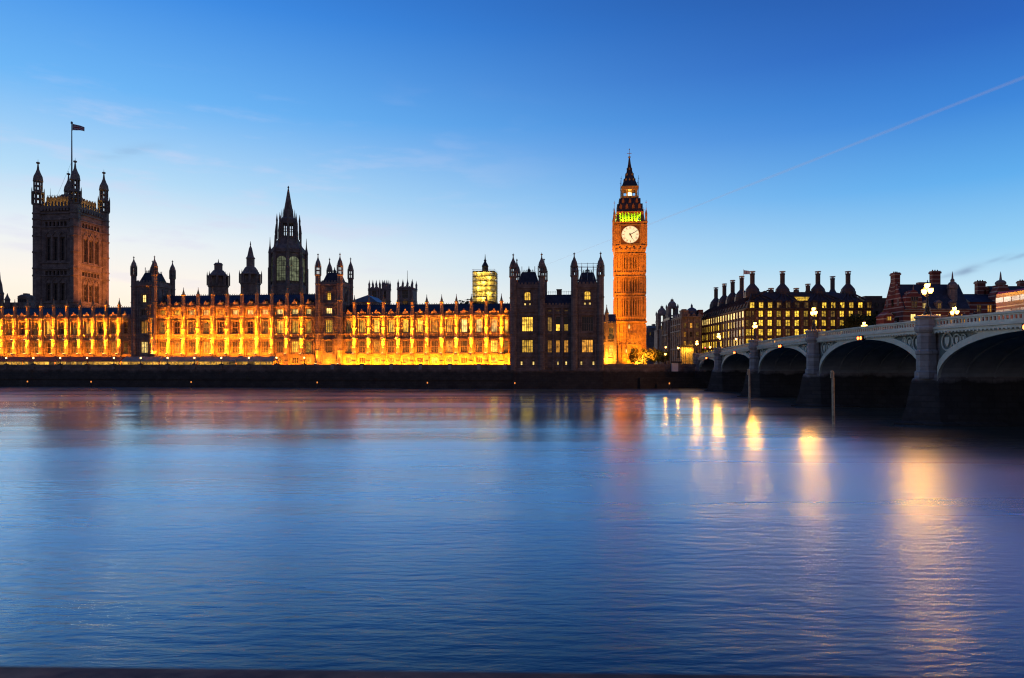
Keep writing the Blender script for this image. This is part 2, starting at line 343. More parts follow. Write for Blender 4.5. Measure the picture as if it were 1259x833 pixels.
# ------------------------------------------------------------------ the setting
def water_material():
    m = bpy.data.materials.new('river_water'); m.use_nodes = True; nt = m.node_tree; N = nt.nodes; L = nt.links; N.clear()
    tc = N.new('ShaderNodeTexCoord'); sp = N.new('ShaderNodeSeparateXYZ'); L.new(tc.outputs['Object'], sp.inputs[0])
    def noise(scale, vec, detail=4, rot=0):
        mp = N.new('ShaderNodeMapping'); mp.inputs['Scale'].default_value = vec; mp.inputs['Rotation'].default_value = (0, 0, rot); L.new(tc.outputs['Object'], mp.inputs[0])
        n = N.new('ShaderNodeTexNoise'); n.inputs['Scale'].default_value = scale; n.inputs['Detail'].default_value = detail; L.new(mp.outputs[0], n.inputs[0]); return n.outputs[0]
    def ramp(v, a, b, c, d, smooth=False):
        n = N.new('ShaderNodeMapRange'); L.new(v, n.inputs[0])
        if smooth: n.interpolation_type = 'SMOOTHSTEP'
        for k, x in enumerate((a, b, c, d)): n.inputs[k+1].default_value = x
        return n.outputs[0]
    def mul(a, b):
        n = N.new('ShaderNodeMath'); n.operation = 'MULTIPLY'; L.new(a, n.inputs[0]); L.new(b, n.inputs[1]); return n.outputs[0]
    fine = noise(1.3, (.5, 1.7, 1), 6, .12); swell = noise(.22, (.4, 1.3, 1), 4, -.1); bands = noise(1.0, (.0035, .028, 1), 5)
    lean = N.new('ShaderNodeCombineXYZ'); L.new(ramp(noise(1.0, (.016, .11, 1), 5), .34, .66, .0, -.056), lean.inputs[1]); lean.inputs[2].default_value = 1     # wavelets run towards this bank, so the faces one sees lean a little this way
    ln = N.new('ShaderNodeVectorMath'); ln.operation = 'NORMALIZE'; L.new(lean.outputs[0], ln.inputs[0])
    b1 = N.new('ShaderNodeBump'); L.new(ln.outputs[0], b1.inputs['Normal']); b1.inputs['Distance'].default_value = .5; L.new(fine, b1.inputs['Height']); L.new(ramp(sp.outputs[1], 10, 130, .20, .06), b1.inputs['Strength'])
    b2 = N.new('ShaderNodeBump'); b2.inputs['Distance'].default_value = 1.0; L.new(swell, b2.inputs['Height']); L.new(ramp(sp.outputs[1], 10, 110, .13, .03), b2.inputs['Strength']); L.new(b1.outputs[0], b2.inputs['Normal'])
    g = N.new('ShaderNodeBsdfGlossy'); g.inputs[0].default_value = (.80, .98, 1, 1); L.new(b2.outputs[0], g.inputs['Normal'])
    edge = N.new('ShaderNodeMath'); edge.operation = 'MULTIPLY_ADD'; L.new(bands, edge.inputs[0]); edge.inputs[1].default_value = 26; L.new(sp.outputs[1], edge.inputs[2])   # ragged line where the calm far water begins
    rough = mul(ramp(bands, .36, .64, .70, 1.4), ramp(edge.outputs[0], 30, 135, .28, .105, True)); L.new(rough, g.inputs['Roughness'])
    g2 = N.new('ShaderNodeBsdfGlossy'); g2.inputs[0].default_value = (.84, .97, 1, 1); L.new(b2.outputs[0], g2.inputs['Normal'])       # choppier patches mixed in
    k2 = N.new('ShaderNodeMath'); k2.operation = 'MULTIPLY_ADD'; L.new(rough, k2.inputs[0]); k2.inputs[1].default_value = 1.0; L.new(ramp(sp.outputs[1], 90, 185, .12, .22), k2.inputs[2]); L.new(k2.outputs[0], g2.inputs['Roughness'])
    gs = N.new('ShaderNodeMath'); gs.operation = 'ADD'; L.new(ramp(noise(1.0, (.01, .05, 1), 5, .05), .35, .65, .10, .42), gs.inputs[0]); L.new(ramp(sp.outputs[1], 90, 185, 0, .08), gs.inputs[1])
    gm = N.new('ShaderNodeMixShader'); L.new(gs.outputs[0], gm.inputs[0]); L.new(g.outputs[0], gm.inputs[1]); L.new(g2.outputs[0], gm.inputs[2])
    d = N.new('ShaderNodeBsdfDiffuse'); d.inputs[0].default_value = (.008, .062, .088, 1)
    f = N.new('ShaderNodeLayerWeight'); f.inputs[0].default_value = .5
    fr = N.new('ShaderNodeMapRange'); fr.interpolation_type = 'SMOOTHSTEP'; L.new(f.outputs['Facing'], fr.inputs[0])
    for k, x in enumerate((.54, .925, .115, .98)): fr.inputs[k+1].default_value = x
    mx = N.new('ShaderNodeMixShader'); L.new(fr.outputs[0], mx.inputs[0]); L.new(d.outputs[0], mx.inputs[1]); L.new(gm.outputs[0], mx.inputs[2])
    o = N.new('ShaderNodeOutputMaterial'); L.new(mx.outputs[0], o.inputs[0])
    return m
wm = MB(); wm.face([(-6000, -400, 0), (6000, -400, 0), (6000, 6000, 0), (-6000, 6000, 0)])
tag(wm.build('river', water_material()), kind='structure')
GROUND = mat('ground_tarmac', (.05, .048, .045), .9, var=.3, vscale=.05)
PAVE = mat('paving', (.16, .14, .12), .85, var=.25, vscale=.2, courses=(.6, .9, .7))
g = MB()
xa, ya = PW(-900, 1.2); xb, yb_ = PW(1, 1.2)
g.face([(-8000, 400, 7.0), (xa, ya, 7.0), (xb, yb_, 7.0), (66, 238, 7.0), (92, 238, 7.0), (320, 275, 7.0), (8000, 1500, 7.0), (8000, 9000, 7.0), (-8000, 9000, 7.0)])
g.build('ground', GROUND)['kind'] = 'structure'
g = MB(); tx0, tx1 = -340, PX(629, 10)
g.face([(tx0, 1.2, 7.02), (tx1, 1.2, 7.02), (tx1, 10.5, 7.02), (tx0, 10.5, 7.02)])
g.build('terrace_path', PAVE, None, (OX, OY, 0), -TH)['kind'] = 'structure'
g = MB(); g.face([(-300, -60, 6.7), (300, -60, 6.7), (300, .94, 6.7), (-300, .94, 6.7)])
g.build('riverside_path', PAVE)['kind'] = 'structure'

# near embankment parapet, just below the lens
t = thing('embankment_wall', 'brown stone river parapet just below the viewer along the bottom edge', 'wall', (0, 1.05, 0), radians(-1.5))
m = MB(); m.box(-300, 300, -.10, .34, 0, 7.5); m.build('wall_body', RIVERWALL, t)
m = MB(); m.ext([(-.16, 7.5), (.40, 7.5), (.40, 7.60), (.30, 7.69), (-.06, 7.69), (-.16, 7.60)], -300, 300, 'x'); m.build('coping', mat('brown_coping', (.22, .10, .07), .8, var=.3, vscale=3, bump=.3), t)

# far river wall under the palace
def river_wall():
    t = thing('river_wall', 'long dark tide-stained river wall below the lit palace terrace', 'wall', (OX, OY, 0), -TH)
    x1 = PX(633, 0)
    m = MB(); m.ext([(-.45, -1), (1.2, -1), (1.2, 7.3), (0, 7.3), (0, 6.2), (-.45, 1.0)], -900, x1, 'x'); m.build('wall_body', RIVERWALL, t)
    m = MB(); m.box(-900, x1, -.25, .45, 7.3, 7.95); m.box(-900, x1, -.32, .52, 7.95, 8.1); m.build('parapet', RIVERWALL, t)
    m = MB(); m.box(-900, x1, -.18, -.01, 6.05, 6.35); m.box(-900, x1, -.62, -.2, 2.8, 3.0); m.build('string_course', RIVERWALL, t)
    for px in [7.6, 41, 74, 107, 140, 173, 206, 239, 272, 306, 340, 374, 409, 445, 481, 517, 553, 589, 621]:
        x = PX(px, 0); m = MB(); m.box(x-.55, x+.55, -.5, .62, 6.4, 8.2); m.box(x-.7, x+.7, -.6, .7, 8.2, 8.35); m.build('wall_pier', PIERST if px > 400 else RIVERWALL, t)
    # stretch between the dark pavilion and the bridge foot
    t = thing('river_wall', 'dark stone river wall between the dark pavilion and the bridge foot', 'wall', (OX, OY, 0), 0)
    ax, ay = .3, 1.2; bx, by = 66-OX, 237-OY
    d = Vector((bx-ax, by-ay, 0)); n = Vector((d.y, -d.x, 0)).normalized()
    def seg(m, a0, a1, z0, z1, f0=0, f1=1):
        p0 = Vector((ax, ay, 0))+d*f0; p1 = Vector((ax, ay, 0))+d*f1
        q = [p0+n*a0, p1+n*a0, p1+n*a1, p0+n*a1]
        m.face([(v.x, v.y, z0) for v in q][::-1]); m.face([(v.x, v.y, z1) for v in q])
        for k in range(4):
            j = (k+1) % 4; m.face([(q[k].x, q[k].y, z0), (q[j].x, q[j].y, z0), (q[j].x, q[j].y, z1), (q[k].x, q[k].y, z1)])
    m = MB(); seg(m, .3, -1.2, -1, 7.4); m.build('wall_body', RIVERWALL, t)
    m = MB(); seg(m, .6, -.4, 7.4, 8.3); m.build('parapet', RIVERWALL, t)
    m = MB(); seg(m, 1.6, .31, -1, 3.6, .35, 1); seg(m, 2.6, 1.61, -1, 1.6, .5, 1); m.build('stepped_footing', RIVERWALL, t)
river_wall()

# ------------------------------------------------------------------ palace wings along the river
FL_Y = (1, .25, .005)      # sodium floodlights
def wing(name, label, bpx, yb, spec):
    """a range of gothic bays between the buttresses at the pixel columns bpx"""
    bx = [PX(p, yb) for p in bpx]; xc = (bx[0]+bx[-1])/2
    wx, wy = PW(xc, yb); t = thing(name, label, 'palace wing', (wx, wy, 0), -TH, 'palace river front')
    bx = [b-xc for b in bx]
    zc, zr, zt = spec['cornice'], spec['ridge'], spec['top']
    x0, x1 = bx[0]-spec.get('ext', (0, 0))[0], bx[-1]+spec.get('ext', (0, 0))[1]
    cells = list(zip(bx[:-1], bx[1:]))
    if spec.get('ext', (0, 0))[1] > 2: cells.append((bx[-1], x1))
    if spec.get('ext', (0, 0))[0] > 2: cells.insert(0, (x0, bx[0]))
    ops, wins = [], []
    for i, (a, b) in enumerate(cells):
        c = (a+b)/2; s = (b-a)/5.2
        for rn, (z0, z1, w, nm, nt, panes) in enumerate(spec['rows']):
            w = w*min(1.15, s); p = panes(i) if callable(panes) else panes
            ops.append((c-w/2, c+w/2, z0, z1)); wins.append((c, z0, w, z1-z0, p, nm, nt))
    m = MB(); wall_open(m, x0, x1, 6.9, zc, ops); shell(m, x0, x1, 0, 15, 6.9, zc)
    for a, b in cells:
        c = (a+b)/2; s = (b-a)/5.2
        for z0, z1, w, nm, nt, p in spec['rows'][1:]:
            w = w*min(1.15, s)
            for q in (-1, 1):
                m.box(c+q*(w/2+.28)-.14, c+q*(w/2+.28)+.14, -.34, -.002, z0-.4, z1+.35)
                if z1-z0 > 3: m.box(c+q*(w/2+.85)-.13, c+q*(w/2+.85)+.13, -.22, -.002, z0-.3, z1+.1); m.box(c+q*(w/2+.85)-.2, c+q*(w/2+.85)+.2, -.32, -.22, (z0+z1)/2-.5, (z0+z1)/2+.5)
            m.box(c-w/2-.45, c+w/2+.45, -.42, -.002, z1+.38, z1+.58)
        for k in range(3):
            x = c+(k-1)*.95; m.ext([(x-.42, 18.3), (x, 17.75), (x+.42, 18.3), (x, 18.85)], -.2, -.002)
        for q in (-1, 1): m.box(c+q*1.9-.2, c+q*1.9+.2, -.2, -.002, 17.7, 18.9)
    wl = m.build('wall', STONE, t)
    for k, zz in enumerate(spec['strings']):
        m = MB(); m.box(x0, x1, -.42, -.003, zz, zz+.30); m.box(x0, x1, -.30, -.003, zz-.22, zz-.001); m.build('string_course', STONE, t)
    m = MB(); m.box(x0, x1, -.5, .3, zc, zc+.4); crenels(m, x0, x1, -.38, .1, zc+.4, zt, 1.3)
    for a, b in cells:
        c = (a+b)/2; m.ext([(c-.8, zt-.5), (c-.8, zt+.1), (c-.4, zt+.35), (c, zt+1.2), (c+.4, zt+.35), (c+.8, zt+.1), (c+.8, zt-.5)], -.5, -.385)
    m.build('parapet', STONE_P, t)
    m = MB(); m.ext([(.9, zc+.42), (14.5, zc+.42), (9.0, zr), (6.2, zr)], x0+.1, x1-.1, 'x'); rf = m.build('roof', SLATE, t)
    m = MB(); m.box(x0+.2, x1-.2, 7.5, 7.7, zr, zr+.25)
    for k in range(int((x1-x0)/.9)): m.box(x0+.5+k*.9, x0+.7+k*.9, 7.55, 7.65, zr+.25, zr+.65)
    m.build('cresting', IRON, rf)
    for i, (c, z0, w, h, p, nm, nt) in enumerate(wins): window(t, c, z0, w, h, .25, p, STONE, nm, nt)
    if spec.get('dormers'):
        for a, b in cells:
            c = (a+b)/2; m = MB(); z = zc+.45; m.box(c-.7, c+.7, 1.4, 5.0, z+.4, z+2.0); m.ext([(c-.85, z+2.0), (c+.85, z+2.0), (c, z+3.2)], 1.3, 5.6); d = m.build('dormer', SLATE, t)
            window(d, c, z+.8, .8, 1.0, 1.12, AMBER, STONE_P, 1, 0)
    pin = spec['pinnacle']
    for i, x in enumerate(bx):
        m = MB(); w = .72
        m.box(x-w-.2, x+w+.2, -1.5, -.004, 6.9, 9.3); m.box(x-w, x+w, -1.2, -.004, 9.3, 11.5)
        for za, zb, ww in ((11.5, 17.2, .84), (17.2, 25.2, .78)):
            zb = min(zb, zc+.4)
            m.frustum(x, -.58, [(ww*1.25, za), (ww*1.25, za+.4), (ww, za+.55), (ww, (za+zb)/2-.2), (ww*1.12, (za+zb)/2-.1), (ww*1.12, (za+zb)/2+.15), (ww, (za+zb)/2+.25), (ww, zb)], 8)
            if zb > zc: break
        else:
            m.frustum(x, -.58, [(.74, 25.2), (.86, 25.3), (.86, 25.7), (.7, 25.8), (.7, zc+.4)], 8)
        bo = m.build('buttress', STONE, t)
        m = MB(); zz = zc+.4
        m.frustum(x, -.58, [(.8, zz), (.8, zz+.4), (.62, zz+.5), (.62, pin-.2), (.76, pin-.1), (.76, pin+.2)], 8)
        spirelet(m, x, -.58, .5, pin+.2, pin+2.9); m.build('pinnacle', STONE, bo)
    return t, xc, bx, cells
def choose(seq): return lambda i: seq[i % len(seq)]
B_, A_, P_, D_, K_ = BRIGHT, AMBER, PALE, DIM, DARKG
gnd = (8.6, 10.7, 2.3, 2, 0, choose([A_, D_, B_, A_]))
yb = 10.0
lw_px = [-110, -94, -78, -62, -46, -29, -12.5, 4.2, 19.8, 35.7, 52, 67.7, 83.6, 100, 116, 132, 148]
LW = wing('palace_wing', 'long low gothic wing before the big square tower, left of the turreted towers', lw_px, yb,
     dict(cornice=25.2, ridge=30.0, top=26.9, pinnacle=30.2, ext=(0, 4.4), strings=(11.7, 17.0, 19.0), dormers=False,
          rows=[gnd, (12.4, 16.6, 2.4, 3, 1, choose([D_, A_, D_, K_, A_, D_, D_])), (19.6, 24.2, 2.2, 3, 1, choose([K_, D_, B_, K_, D_, A_, K_, D_]))]))
cw_px = [191.0, 208.8, 226.8, 244.8, 262.5, 280.5, 298.5, 316.8, 335, 353.6, 372]
CW = wing('palace_wing', 'tallest middle gothic wing with four window rows under the central spire', cw_px, yb,
     dict(cornice=29.1, ridge=34.2, top=30.6, pinnacle=33.8, ext=(.5, 4.6), strings=(11.7, 17.0, 19.0, 25.2), dormers=True,
          rows=[gnd, (12.4, 16.6, 2.4, 3, 1, choose([D_, A_, D_, B_, D_, D_, A_, D_, D_, B_, B_])), (19.6, 24.0, 2.2, 3, 1, choose([D_, K_, D_, D_, K_, K_, K_, D_, B_, B_, B_])), (26.4, 28.3, 2.1, 3, 0, choose([B_, B_, P_, P_, A_, P_, P_, P_, P_, P_, P_]))]))
rw_px = [436.5, 454.2, 472, 490, 507.5, 525.2, 543.5, 561.5, 579.8, 598.2, 616.8]
RW = wing('palace_wing', 'low gothic wing with glowing arched ground floor, left of the dark twin-tower pavilion', rw_px, yb,
     dict(cornice=25.2, ridge=30.0, top=26.9, pinnacle=30.2, ext=(4.7, 3.2), strings=(11.7, 17.0, 19.0), dormers=False,
          rows=[gnd, (12.4, 16.6, 2.4, 3, 1, choose([D_, D_, A_, D_, D_, D_, D_, A_, D_, D_, B_, D_])), (19.6, 24.2, 2.0, 2, 1, choose([D_, B_, B_, B_, B_, B_, A_, A_, P_, P_, P_, B_]))]))
def light_wing(W_, first, last, where, e_but, e_gnd, strips, every_gnd=1):
    t, xc, bx, cells = W_
    for i in range(first, min(last, len(bx))):
        x = xc+bx[i]
        p = PW(x, yb-2.25); q = PW(x, yb-.75)
        if e_but:
            floodlight((p[0], p[1], 11.95), -TH, (q[0], q[1], 21), e_but, FL_Y, (.9, .3), f'ledge floodlight at the {ORD[i-first]} buttress {where}', 'buttress floodlights on the palace ledge', spread=radians(30))
            p = PW(x, yb-2.05); q = PW(x, yb-.8)
            floodlight((p[0], p[1], 17.35), -TH, (q[0], q[1], 26), e_but*.46, FL_Y, (.8, .25), f'upper ledge floodlight at the {ORD[i-first]} buttress {where}', 'upper buttress floodlights on the palace', spread=radians(28))
    for i in range(first, min(last, len(cells))):
        if not e_gnd or i % every_gnd: continue
        x = xc+(cells[i][0]+cells[i][1])/2; p = PW(x, yb-2.6); q = PW(x, yb-.2)
        floodlight((p[0], p[1], 7.35), -TH, (q[0], q[1], 10.6), e_gnd, FL_Y, (2.2, .4), f'terrace floodlight at the {ORD[i-first]} bay {where}', 'floodlights along the terrace floor', spread=radians(150))
    for (i0, i1, z, dy, e) in strips:      # linear fittings hidden behind the string courses
        xa, xb = xc+bx[i0], xc+bx[i1]; n = max(1, i1-i0)
        p = PW((xa+xb)/2, yb-dy); q = PW((xa+xb)/2, yb-.1)
        o = lamp('AREA', (p[0], p[1], z), e*n, FL_Y, None, None, shape='RECTANGLE', size=abs(xb-xa), size_y=.25)
        d = (Vector((q[0], q[1], z+3.2))-Vector(o.location)).normalized(); xl = Vector((CS, -SN, 0)); zl = -d; yl = zl.cross(xl)
        from mathutils import Matrix
        o.rotation_mode = 'QUATERNION'; o.rotation_quaternion = Matrix((xl, yl, zl)).transposed().to_quaternion()
light_wing(LW, 0, 17, 'from the left end of the left low wing', 2100, 700, [(0, 9, 17.5, 1.5, 280), (0, 9, 12.2, 2.2, 672), (9, 16, 12.2, 2.0, 364)])
light_wing(CW, 0, 11, 'from the left end of the tall middle wing', 1960, 840, [(0, 8, 12.2, 2.2, 1190), (0, 8, 17.5, 1.6, 784), (0, 8, 25.6, 1.3, 322), (8, 10, 12.2, 2.0, 280)])
light_wing(RW, 0, 12, 'from the left end of the right low wing', 2240, 2660, [(0, 10, 12.2, 2.0, 266)])

# ------------------------------------------------------------------ turreted towers at either end of the middle wing
def gothic_tower(name, label, cat, px0, px1, yb, depth, zc, zt, ztur, roof_top, rows, side_rows, stone=STONE_P, r=1.0, strings=(), group=None, zbase=6.9, lantern=True, plinth=None):
    xa, xb = PX(px0, yb), PX(px1, yb); xc = (xa+xb)/2; h = (xb-xa)/2
    wx, wy = PW(xc, yb); t = thing(name, label, cat, (wx, wy, 0), -TH, group)
    ops = [(c-w/2, c+w/2, z0, z0+hh) for c, z0, w, hh, *_ in rows]
    m = MB(); wall_open(m, -h, h, zbase, zc, ops); shell(m, -h, h, 0, depth, zbase, zc)
    for c, z0, w, hh, *_ in rows:
        for q in (-1, 1): m.box(c+q*(w/2+.3)-.12, c+q*(w/2+.3)+.12, -.3, -.002, z0-.3, z0+hh+.3)
        m.box(c-w/2-.45, c+w/2+.45, -.38, -.002, z0+hh+.32, z0+hh+.5)
    for q in (-.79, -.6, .6, .79): m.box(q*h-.18, q*h+.18, -.22, -.002, zbase+1, zc-.6)
    for k in (.2, .45, .7): m.box(h+.002, h+.2, depth*k-.2, depth*k+.2, zbase+1, zc-.6); m.box(-h-.2, -h-.002, depth*k-.2, depth*k+.2, zbase+1, zc-.6)
    if plinth: m.box(-h-.5, h+.5, -.6, -.003, zbase-.7, plinth)
    m.build('wall', stone, t)
    for c, z0, w, hh, p, nm, nt, arch in rows: window(t, c, z0, w, hh, .25, p, stone, nm, nt, arch)
    for cy, z0, w, hh, p, nm, nt, arch in side_rows: window(t, cy, z0, w, hh, h+.26, p, stone, nm, nt, arch, face=1)
    for z in strings:
        m = MB(); m.box(-h-.25, h+.25, -.30, depth+.25, z, z+.4); m.build('string_course', stone, t)
    m = MB(); m.box(-h-.3, h+.3, -.35, depth+.3, zc, zc+.6)
    crenels(m, -h, h, -.25, .15, zc+.6, zt, 1.2); crenels(m, -h, h, depth-.15, depth+.25, zc+.6, zt, 1.2)
    crenels(m, h-.15, h+.25, .17, depth-.17, zc+.6, zt, 1.2, 'y'); crenels(m, -h-.25, -h+.15, .17, depth-.17, zc+.6, zt, 1.2, 'y')
    m.build('parapet', stone, t)
    m = MB(); m.pyr(-h+.8, h-.8, .9, depth-.9, zc+.61, -h*.47, h*.47, depth*.3, depth*.7, roof_top); rf = m.build('roof', SLATE, t)
    m = MB()
    for k in range(7):
        x = -h*.46+h*.92*k/6; m.box(x-.09, x+.09, depth*.3, depth*.3+.16, roof_top, roof_top+(1.9 if k in (0, 6) else .8)); m.box(x-.09, x+.09, depth*.7-.16, depth*.7, roof_top, roof_top+.8)
    m.box(-h*.46, h*.46, depth*.3+.02, depth*.3+.12, roof_top+.3, roof_top+.42)
    m.frustum(0, depth/2, [(.5, roof_top), (.5, roof_top+.8), (.65, roof_top+.9), (.25, roof_top+1.4), (.05, roof_top+2.4)], 6)
    m.build('cresting', IRON, rf)
    for (cx, cy) in ((-h, 0), (h, 0), (-h, depth), (h, depth)):
        m = MB(); octurret(m, cx, cy, r, zbase, zt+2.2, zt+5.0, ztur, lantern); m.build('turret', stone, t)
    return t
ctr_rows = lambda a, b, c, d: [(0, 12.4, 2.6, 4.2, a, 3, 1, 0), (0, 19.6, 2.6, 4.6, b, 3, 1, 0), (0, 26.4, 2.2, 2.1, c, 2, 0, 0), (0, 31.2, 1.5, 2.9, d, 1, 1, .9)]
gothic_tower('turreted_tower', 'square turreted tower at the left end of the tall lit wing', 'tower', 164.5, 190, 8.8, 11, 37.2, 39.4, 48.6, 42.8, ctr_rows(P_, A_, K_, P_), [(5.5, 31.2, 1.5, 2.9, K_, 1, 1, .9)], STONE_P, .95, (17.0, 19.0, 25.2, 30), 'turreted towers of the middle wing')
gothic_tower('turreted_tower', 'square turreted tower at the right end of the tall lit wing', 'tower', 391, 418, 8.8, 11, 36.4, 38.4, 48.4, 41.6, ctr_rows(D_, B_, P_, B_), [(5.5, 31.2, 1.5, 2.9, K_, 1, 1, .9)], STONE_P, .95, (17.0, 19.0, 25.2, 30), 'turreted towers of the middle wing')
for px in (190, 391, 418):      # floodlit corners of these towers
    x = PX(px, 8.8); p = PW(x, 8.8-2.4); q = PW(x, 8.2)
    floodlight((p[0], p[1], 8.2), -TH, (q[0], q[1], 20), 1300, FL_Y, (.9, .3), {190: 'floodlight at the right corner of the left turreted tower', 391: 'floodlight at the left corner of the right turreted tower', 418: 'floodlight at the right corner of the right turreted tower'}[px], 'floodlights at the tower corners', spread=radians(70))

x = PX(404.5, 8.8); p = PW(x, 8.8-2.6); q = PW(x, 8.8)
floodlight((p[0], p[1], 7.35), -TH, (q[0], q[1], 12), 2400, FL_Y, (4.5, .4), 'terrace floodlight at the foot of the right turreted tower', 'floodlights along the terrace floor', spread=radians(150))

# ------------------------------------------------------------------ dark twin-tower pavilion at the north end
def pavilion():
    def rows(big, low): return [(-2.0, 7.9, .75, 1.3, P_, 0, 0, 0), (2.0, 7.9, .75, 1.3, P_, 0, 0, 0), (0, 12.1, 3.7, 4.3, low, 4, 1, 0), (0, 19.2, 3.7, 4.9, big, 4, 1, 0), (-.8, 27.9, .8, .9, P_, 0, 0, 0), (.8, 27.9, .8, .9, P_, 0, 0, 0), (0, 29.6, 2.1, 2.9, B_, 2, 1, 1.1)]
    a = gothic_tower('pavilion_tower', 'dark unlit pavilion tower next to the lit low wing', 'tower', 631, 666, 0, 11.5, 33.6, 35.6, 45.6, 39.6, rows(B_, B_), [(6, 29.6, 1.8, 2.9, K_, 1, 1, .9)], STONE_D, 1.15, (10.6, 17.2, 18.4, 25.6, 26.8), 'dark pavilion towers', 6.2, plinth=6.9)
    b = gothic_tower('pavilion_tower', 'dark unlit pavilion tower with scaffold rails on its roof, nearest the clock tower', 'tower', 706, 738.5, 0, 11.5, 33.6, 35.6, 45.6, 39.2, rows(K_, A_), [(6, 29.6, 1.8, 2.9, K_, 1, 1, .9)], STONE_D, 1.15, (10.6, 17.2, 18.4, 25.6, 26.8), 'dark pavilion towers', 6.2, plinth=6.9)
    m = MB()
    for k in range(5):
        for q in (0, 1): m.tube([(-3.8+k*1.9, 2+q*6, 36), (-3.8+k*1.9, 2+q*6, 42.2)], .06, 4)
    for z in (40.6, 41.9):
        for q in (0, 1): m.tube([(-4.3, 2+q*6, z), (4.3, 2+q*6, z)], .06, 4)
    m.build('scaffold_rail', mat('scaffold_tube', (.35, .36, .38), .5, metal=.5, var=0), b)
    xa, xb = PX(666, 1.5)+1.0, PX(706, 1.5)-1.0; xc = (xa+xb)/2; h = (xb-xa)/2
    wx, wy = PW(xc, 1.5); t = thing('pavilion_block', 'dark unlit middle block between the two dark pavilion towers', 'palace wing', (wx, wy, 0), -TH, 'palace river front')
    rows = []
    for k, c in enumerate((-h*.62, 0, h*.62)):
        rows += [(c, 12.1, 1.5, 4.3, A_, 1, 1, 0), (c, 19.2, 1.5, 4.9, [D_, K_, K_][k], 1, 1, 0), (c, 25.9, 1.3, .5, D_, 0, 0, 0)]
        if k: rows += [(c, 7.9, .75, 1.3, P_, 0, 0, 0)]
    m = MB(); wall_open(m, -h, h, 6.2, 27.0, [(c-w/2, c+w/2, z, z+hh) for c, z, w, hh, *_ in rows]); shell(m, -h, h, 0, 11, 6.2, 27.0)
    for k in range(4):
        x = -h+2*h*k/3; x = max(-h+.3, min(h-.3, x)); m.box(x-.32, x+.32, -.5, -.002, 6.2, 27.9)
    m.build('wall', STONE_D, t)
    for k, (c, z, w, hh, p, nm, nt, ar) in enumerate(rows): window(t, c, z, w, hh, .25, p, STONE_D, nm, nt)
    for c in (0, h*.62): 
        m = MB(); m.box(c-.6, c+.6, .36, .38, 19.5, 21.6); m.build('lit_lower_pane', BRIGHT, t)
    for z in (10.6, 17.2, 18.4, 25.0):
        m = MB(); m.box(-h, h, -.4, -.003, z, z+.35); m.build('string_course', STONE_D, t)
    m = MB(); m.box(-h, h, -.45, .2, 27.0, 27.5); crenels(m, -h, h, -.35, .05, 27.5, 28.8, 1.1); m.build('parapet', STONE_D, t)
    m = MB(); m.ext([(.4, 27.6), (10.6, 27.6), (6.5, 32.0), (4.2, 32.0)], -h, h, 'x'); rf = m.build('roof', SLATE, t)
    m = MB(); m.box(-.6, 1.0, 4.4, 5.8, 31.5, 33.6); m.box(-.75, 1.15, 4.25, 5.95, 33.6, 33.9); m.build('chimney', STONE_D, rf)
    m = MB(); m.box(-h+.1, h-.1, 4.3, 4.4, 32.9, 33.0)
    for k in range(12): x = -h+.3+k*(2*h-.6)/11; m.box(x-.04, x+.04, 4.3, 4.4, 32.0, 33.3)
    m.build('cresting', IRON, rf)
    m = MB(); m.box(-h-10.6, h+10.6, -2.2, 4, -1, 5.9); m.box(-h-10.7, h+10.7, -2.3, 3.9, 5.9, 6.15); m.build('plinth', RIVERWALL, t)
pavilion()

# ------------------------------------------------------------------ link range beside the clock tower
def link_range():
    yb = 45; xa, xb = PX(728, yb), PX(757.5, yb); xc = (xa+xb)/2; h = (xb-xa)/2; wx, wy = PW(xc, yb)
    Yz = wy; t = thing('palace_range', 'small floodlit gothic range between the dark pavilion and the clock tower', 'palace wing', (wx, wy, 0), -TH, 'palace river front')
    z = lambda py: ZP(py, Yz)
    cxs = [h-5.4, h-2.0]
    rows = [(c, z(437), 1.9, z(424)-z(437), B_ if k else A_, 2, 1) for k, c in enumerate(cxs)] + [(c, z(417), 1.7, z(402)-z(417), D_, 2, 1) for c in cxs]
    m = MB(); wall_open(m, -h, h, 7, z(398), [(c-w/2, c+w/2, a, a+hh) for c, a, w, hh, *_ in rows]); shell(m, -h, h, 0, 12, 7, z(398))
    for x in (h-7.2, h-3.7, h-.4): m.box(x-.5, x+.5, -.9, -.002, 7, z(396))
    m.build('wall', STONE, t)
    for c, a, w, hh, p, nm, nt in rows: window(t, c, a, w, hh, .25, p, STONE, nm, nt)
    for py in (441, 421, 418):
        m = MB(); m.box(-h, h, -.45, -.003, z(py), z(py)+.4); m.build('string_course', STONE, t)
    m = MB(); m.box(-h, h, -.4, .2, z(398), z(398)+.5); crenels(m, -h, h, -.3, .1, z(398)+.5, z(394.5), 1.1); m.build('parapet', STONE, t)
    m = MB(); m.ext([(.6, z(397)), (11.5, z(397)), (7, z(385)), (5, z(385))], -h, h, 'x'); m.build('roof', SLATE, t)
    m = MB(); x = h-5.4; m.frustum(h-3.7, -.4, [(.75, z(396)), (.75, z(386)), (.95, z(385.5)), (.95, z(384.5))]); spirelet(m, h-3.7, -.4, .7, z(384.5), z(374)); m.build('pinnacle', STONE, t)
    p = PW(xc+h-3.5, yb-4); q = PW(xc+h-3.5, yb)
    floodlight((p[0], p[1], 7.4), -TH, (q[0], q[1], 16), 4500, (1, .34, .025), (3, .4), 'floodlight at the foot of the small range beside the clock tower', 'floodlights near the clock tower', spread=radians(130))
link_range()

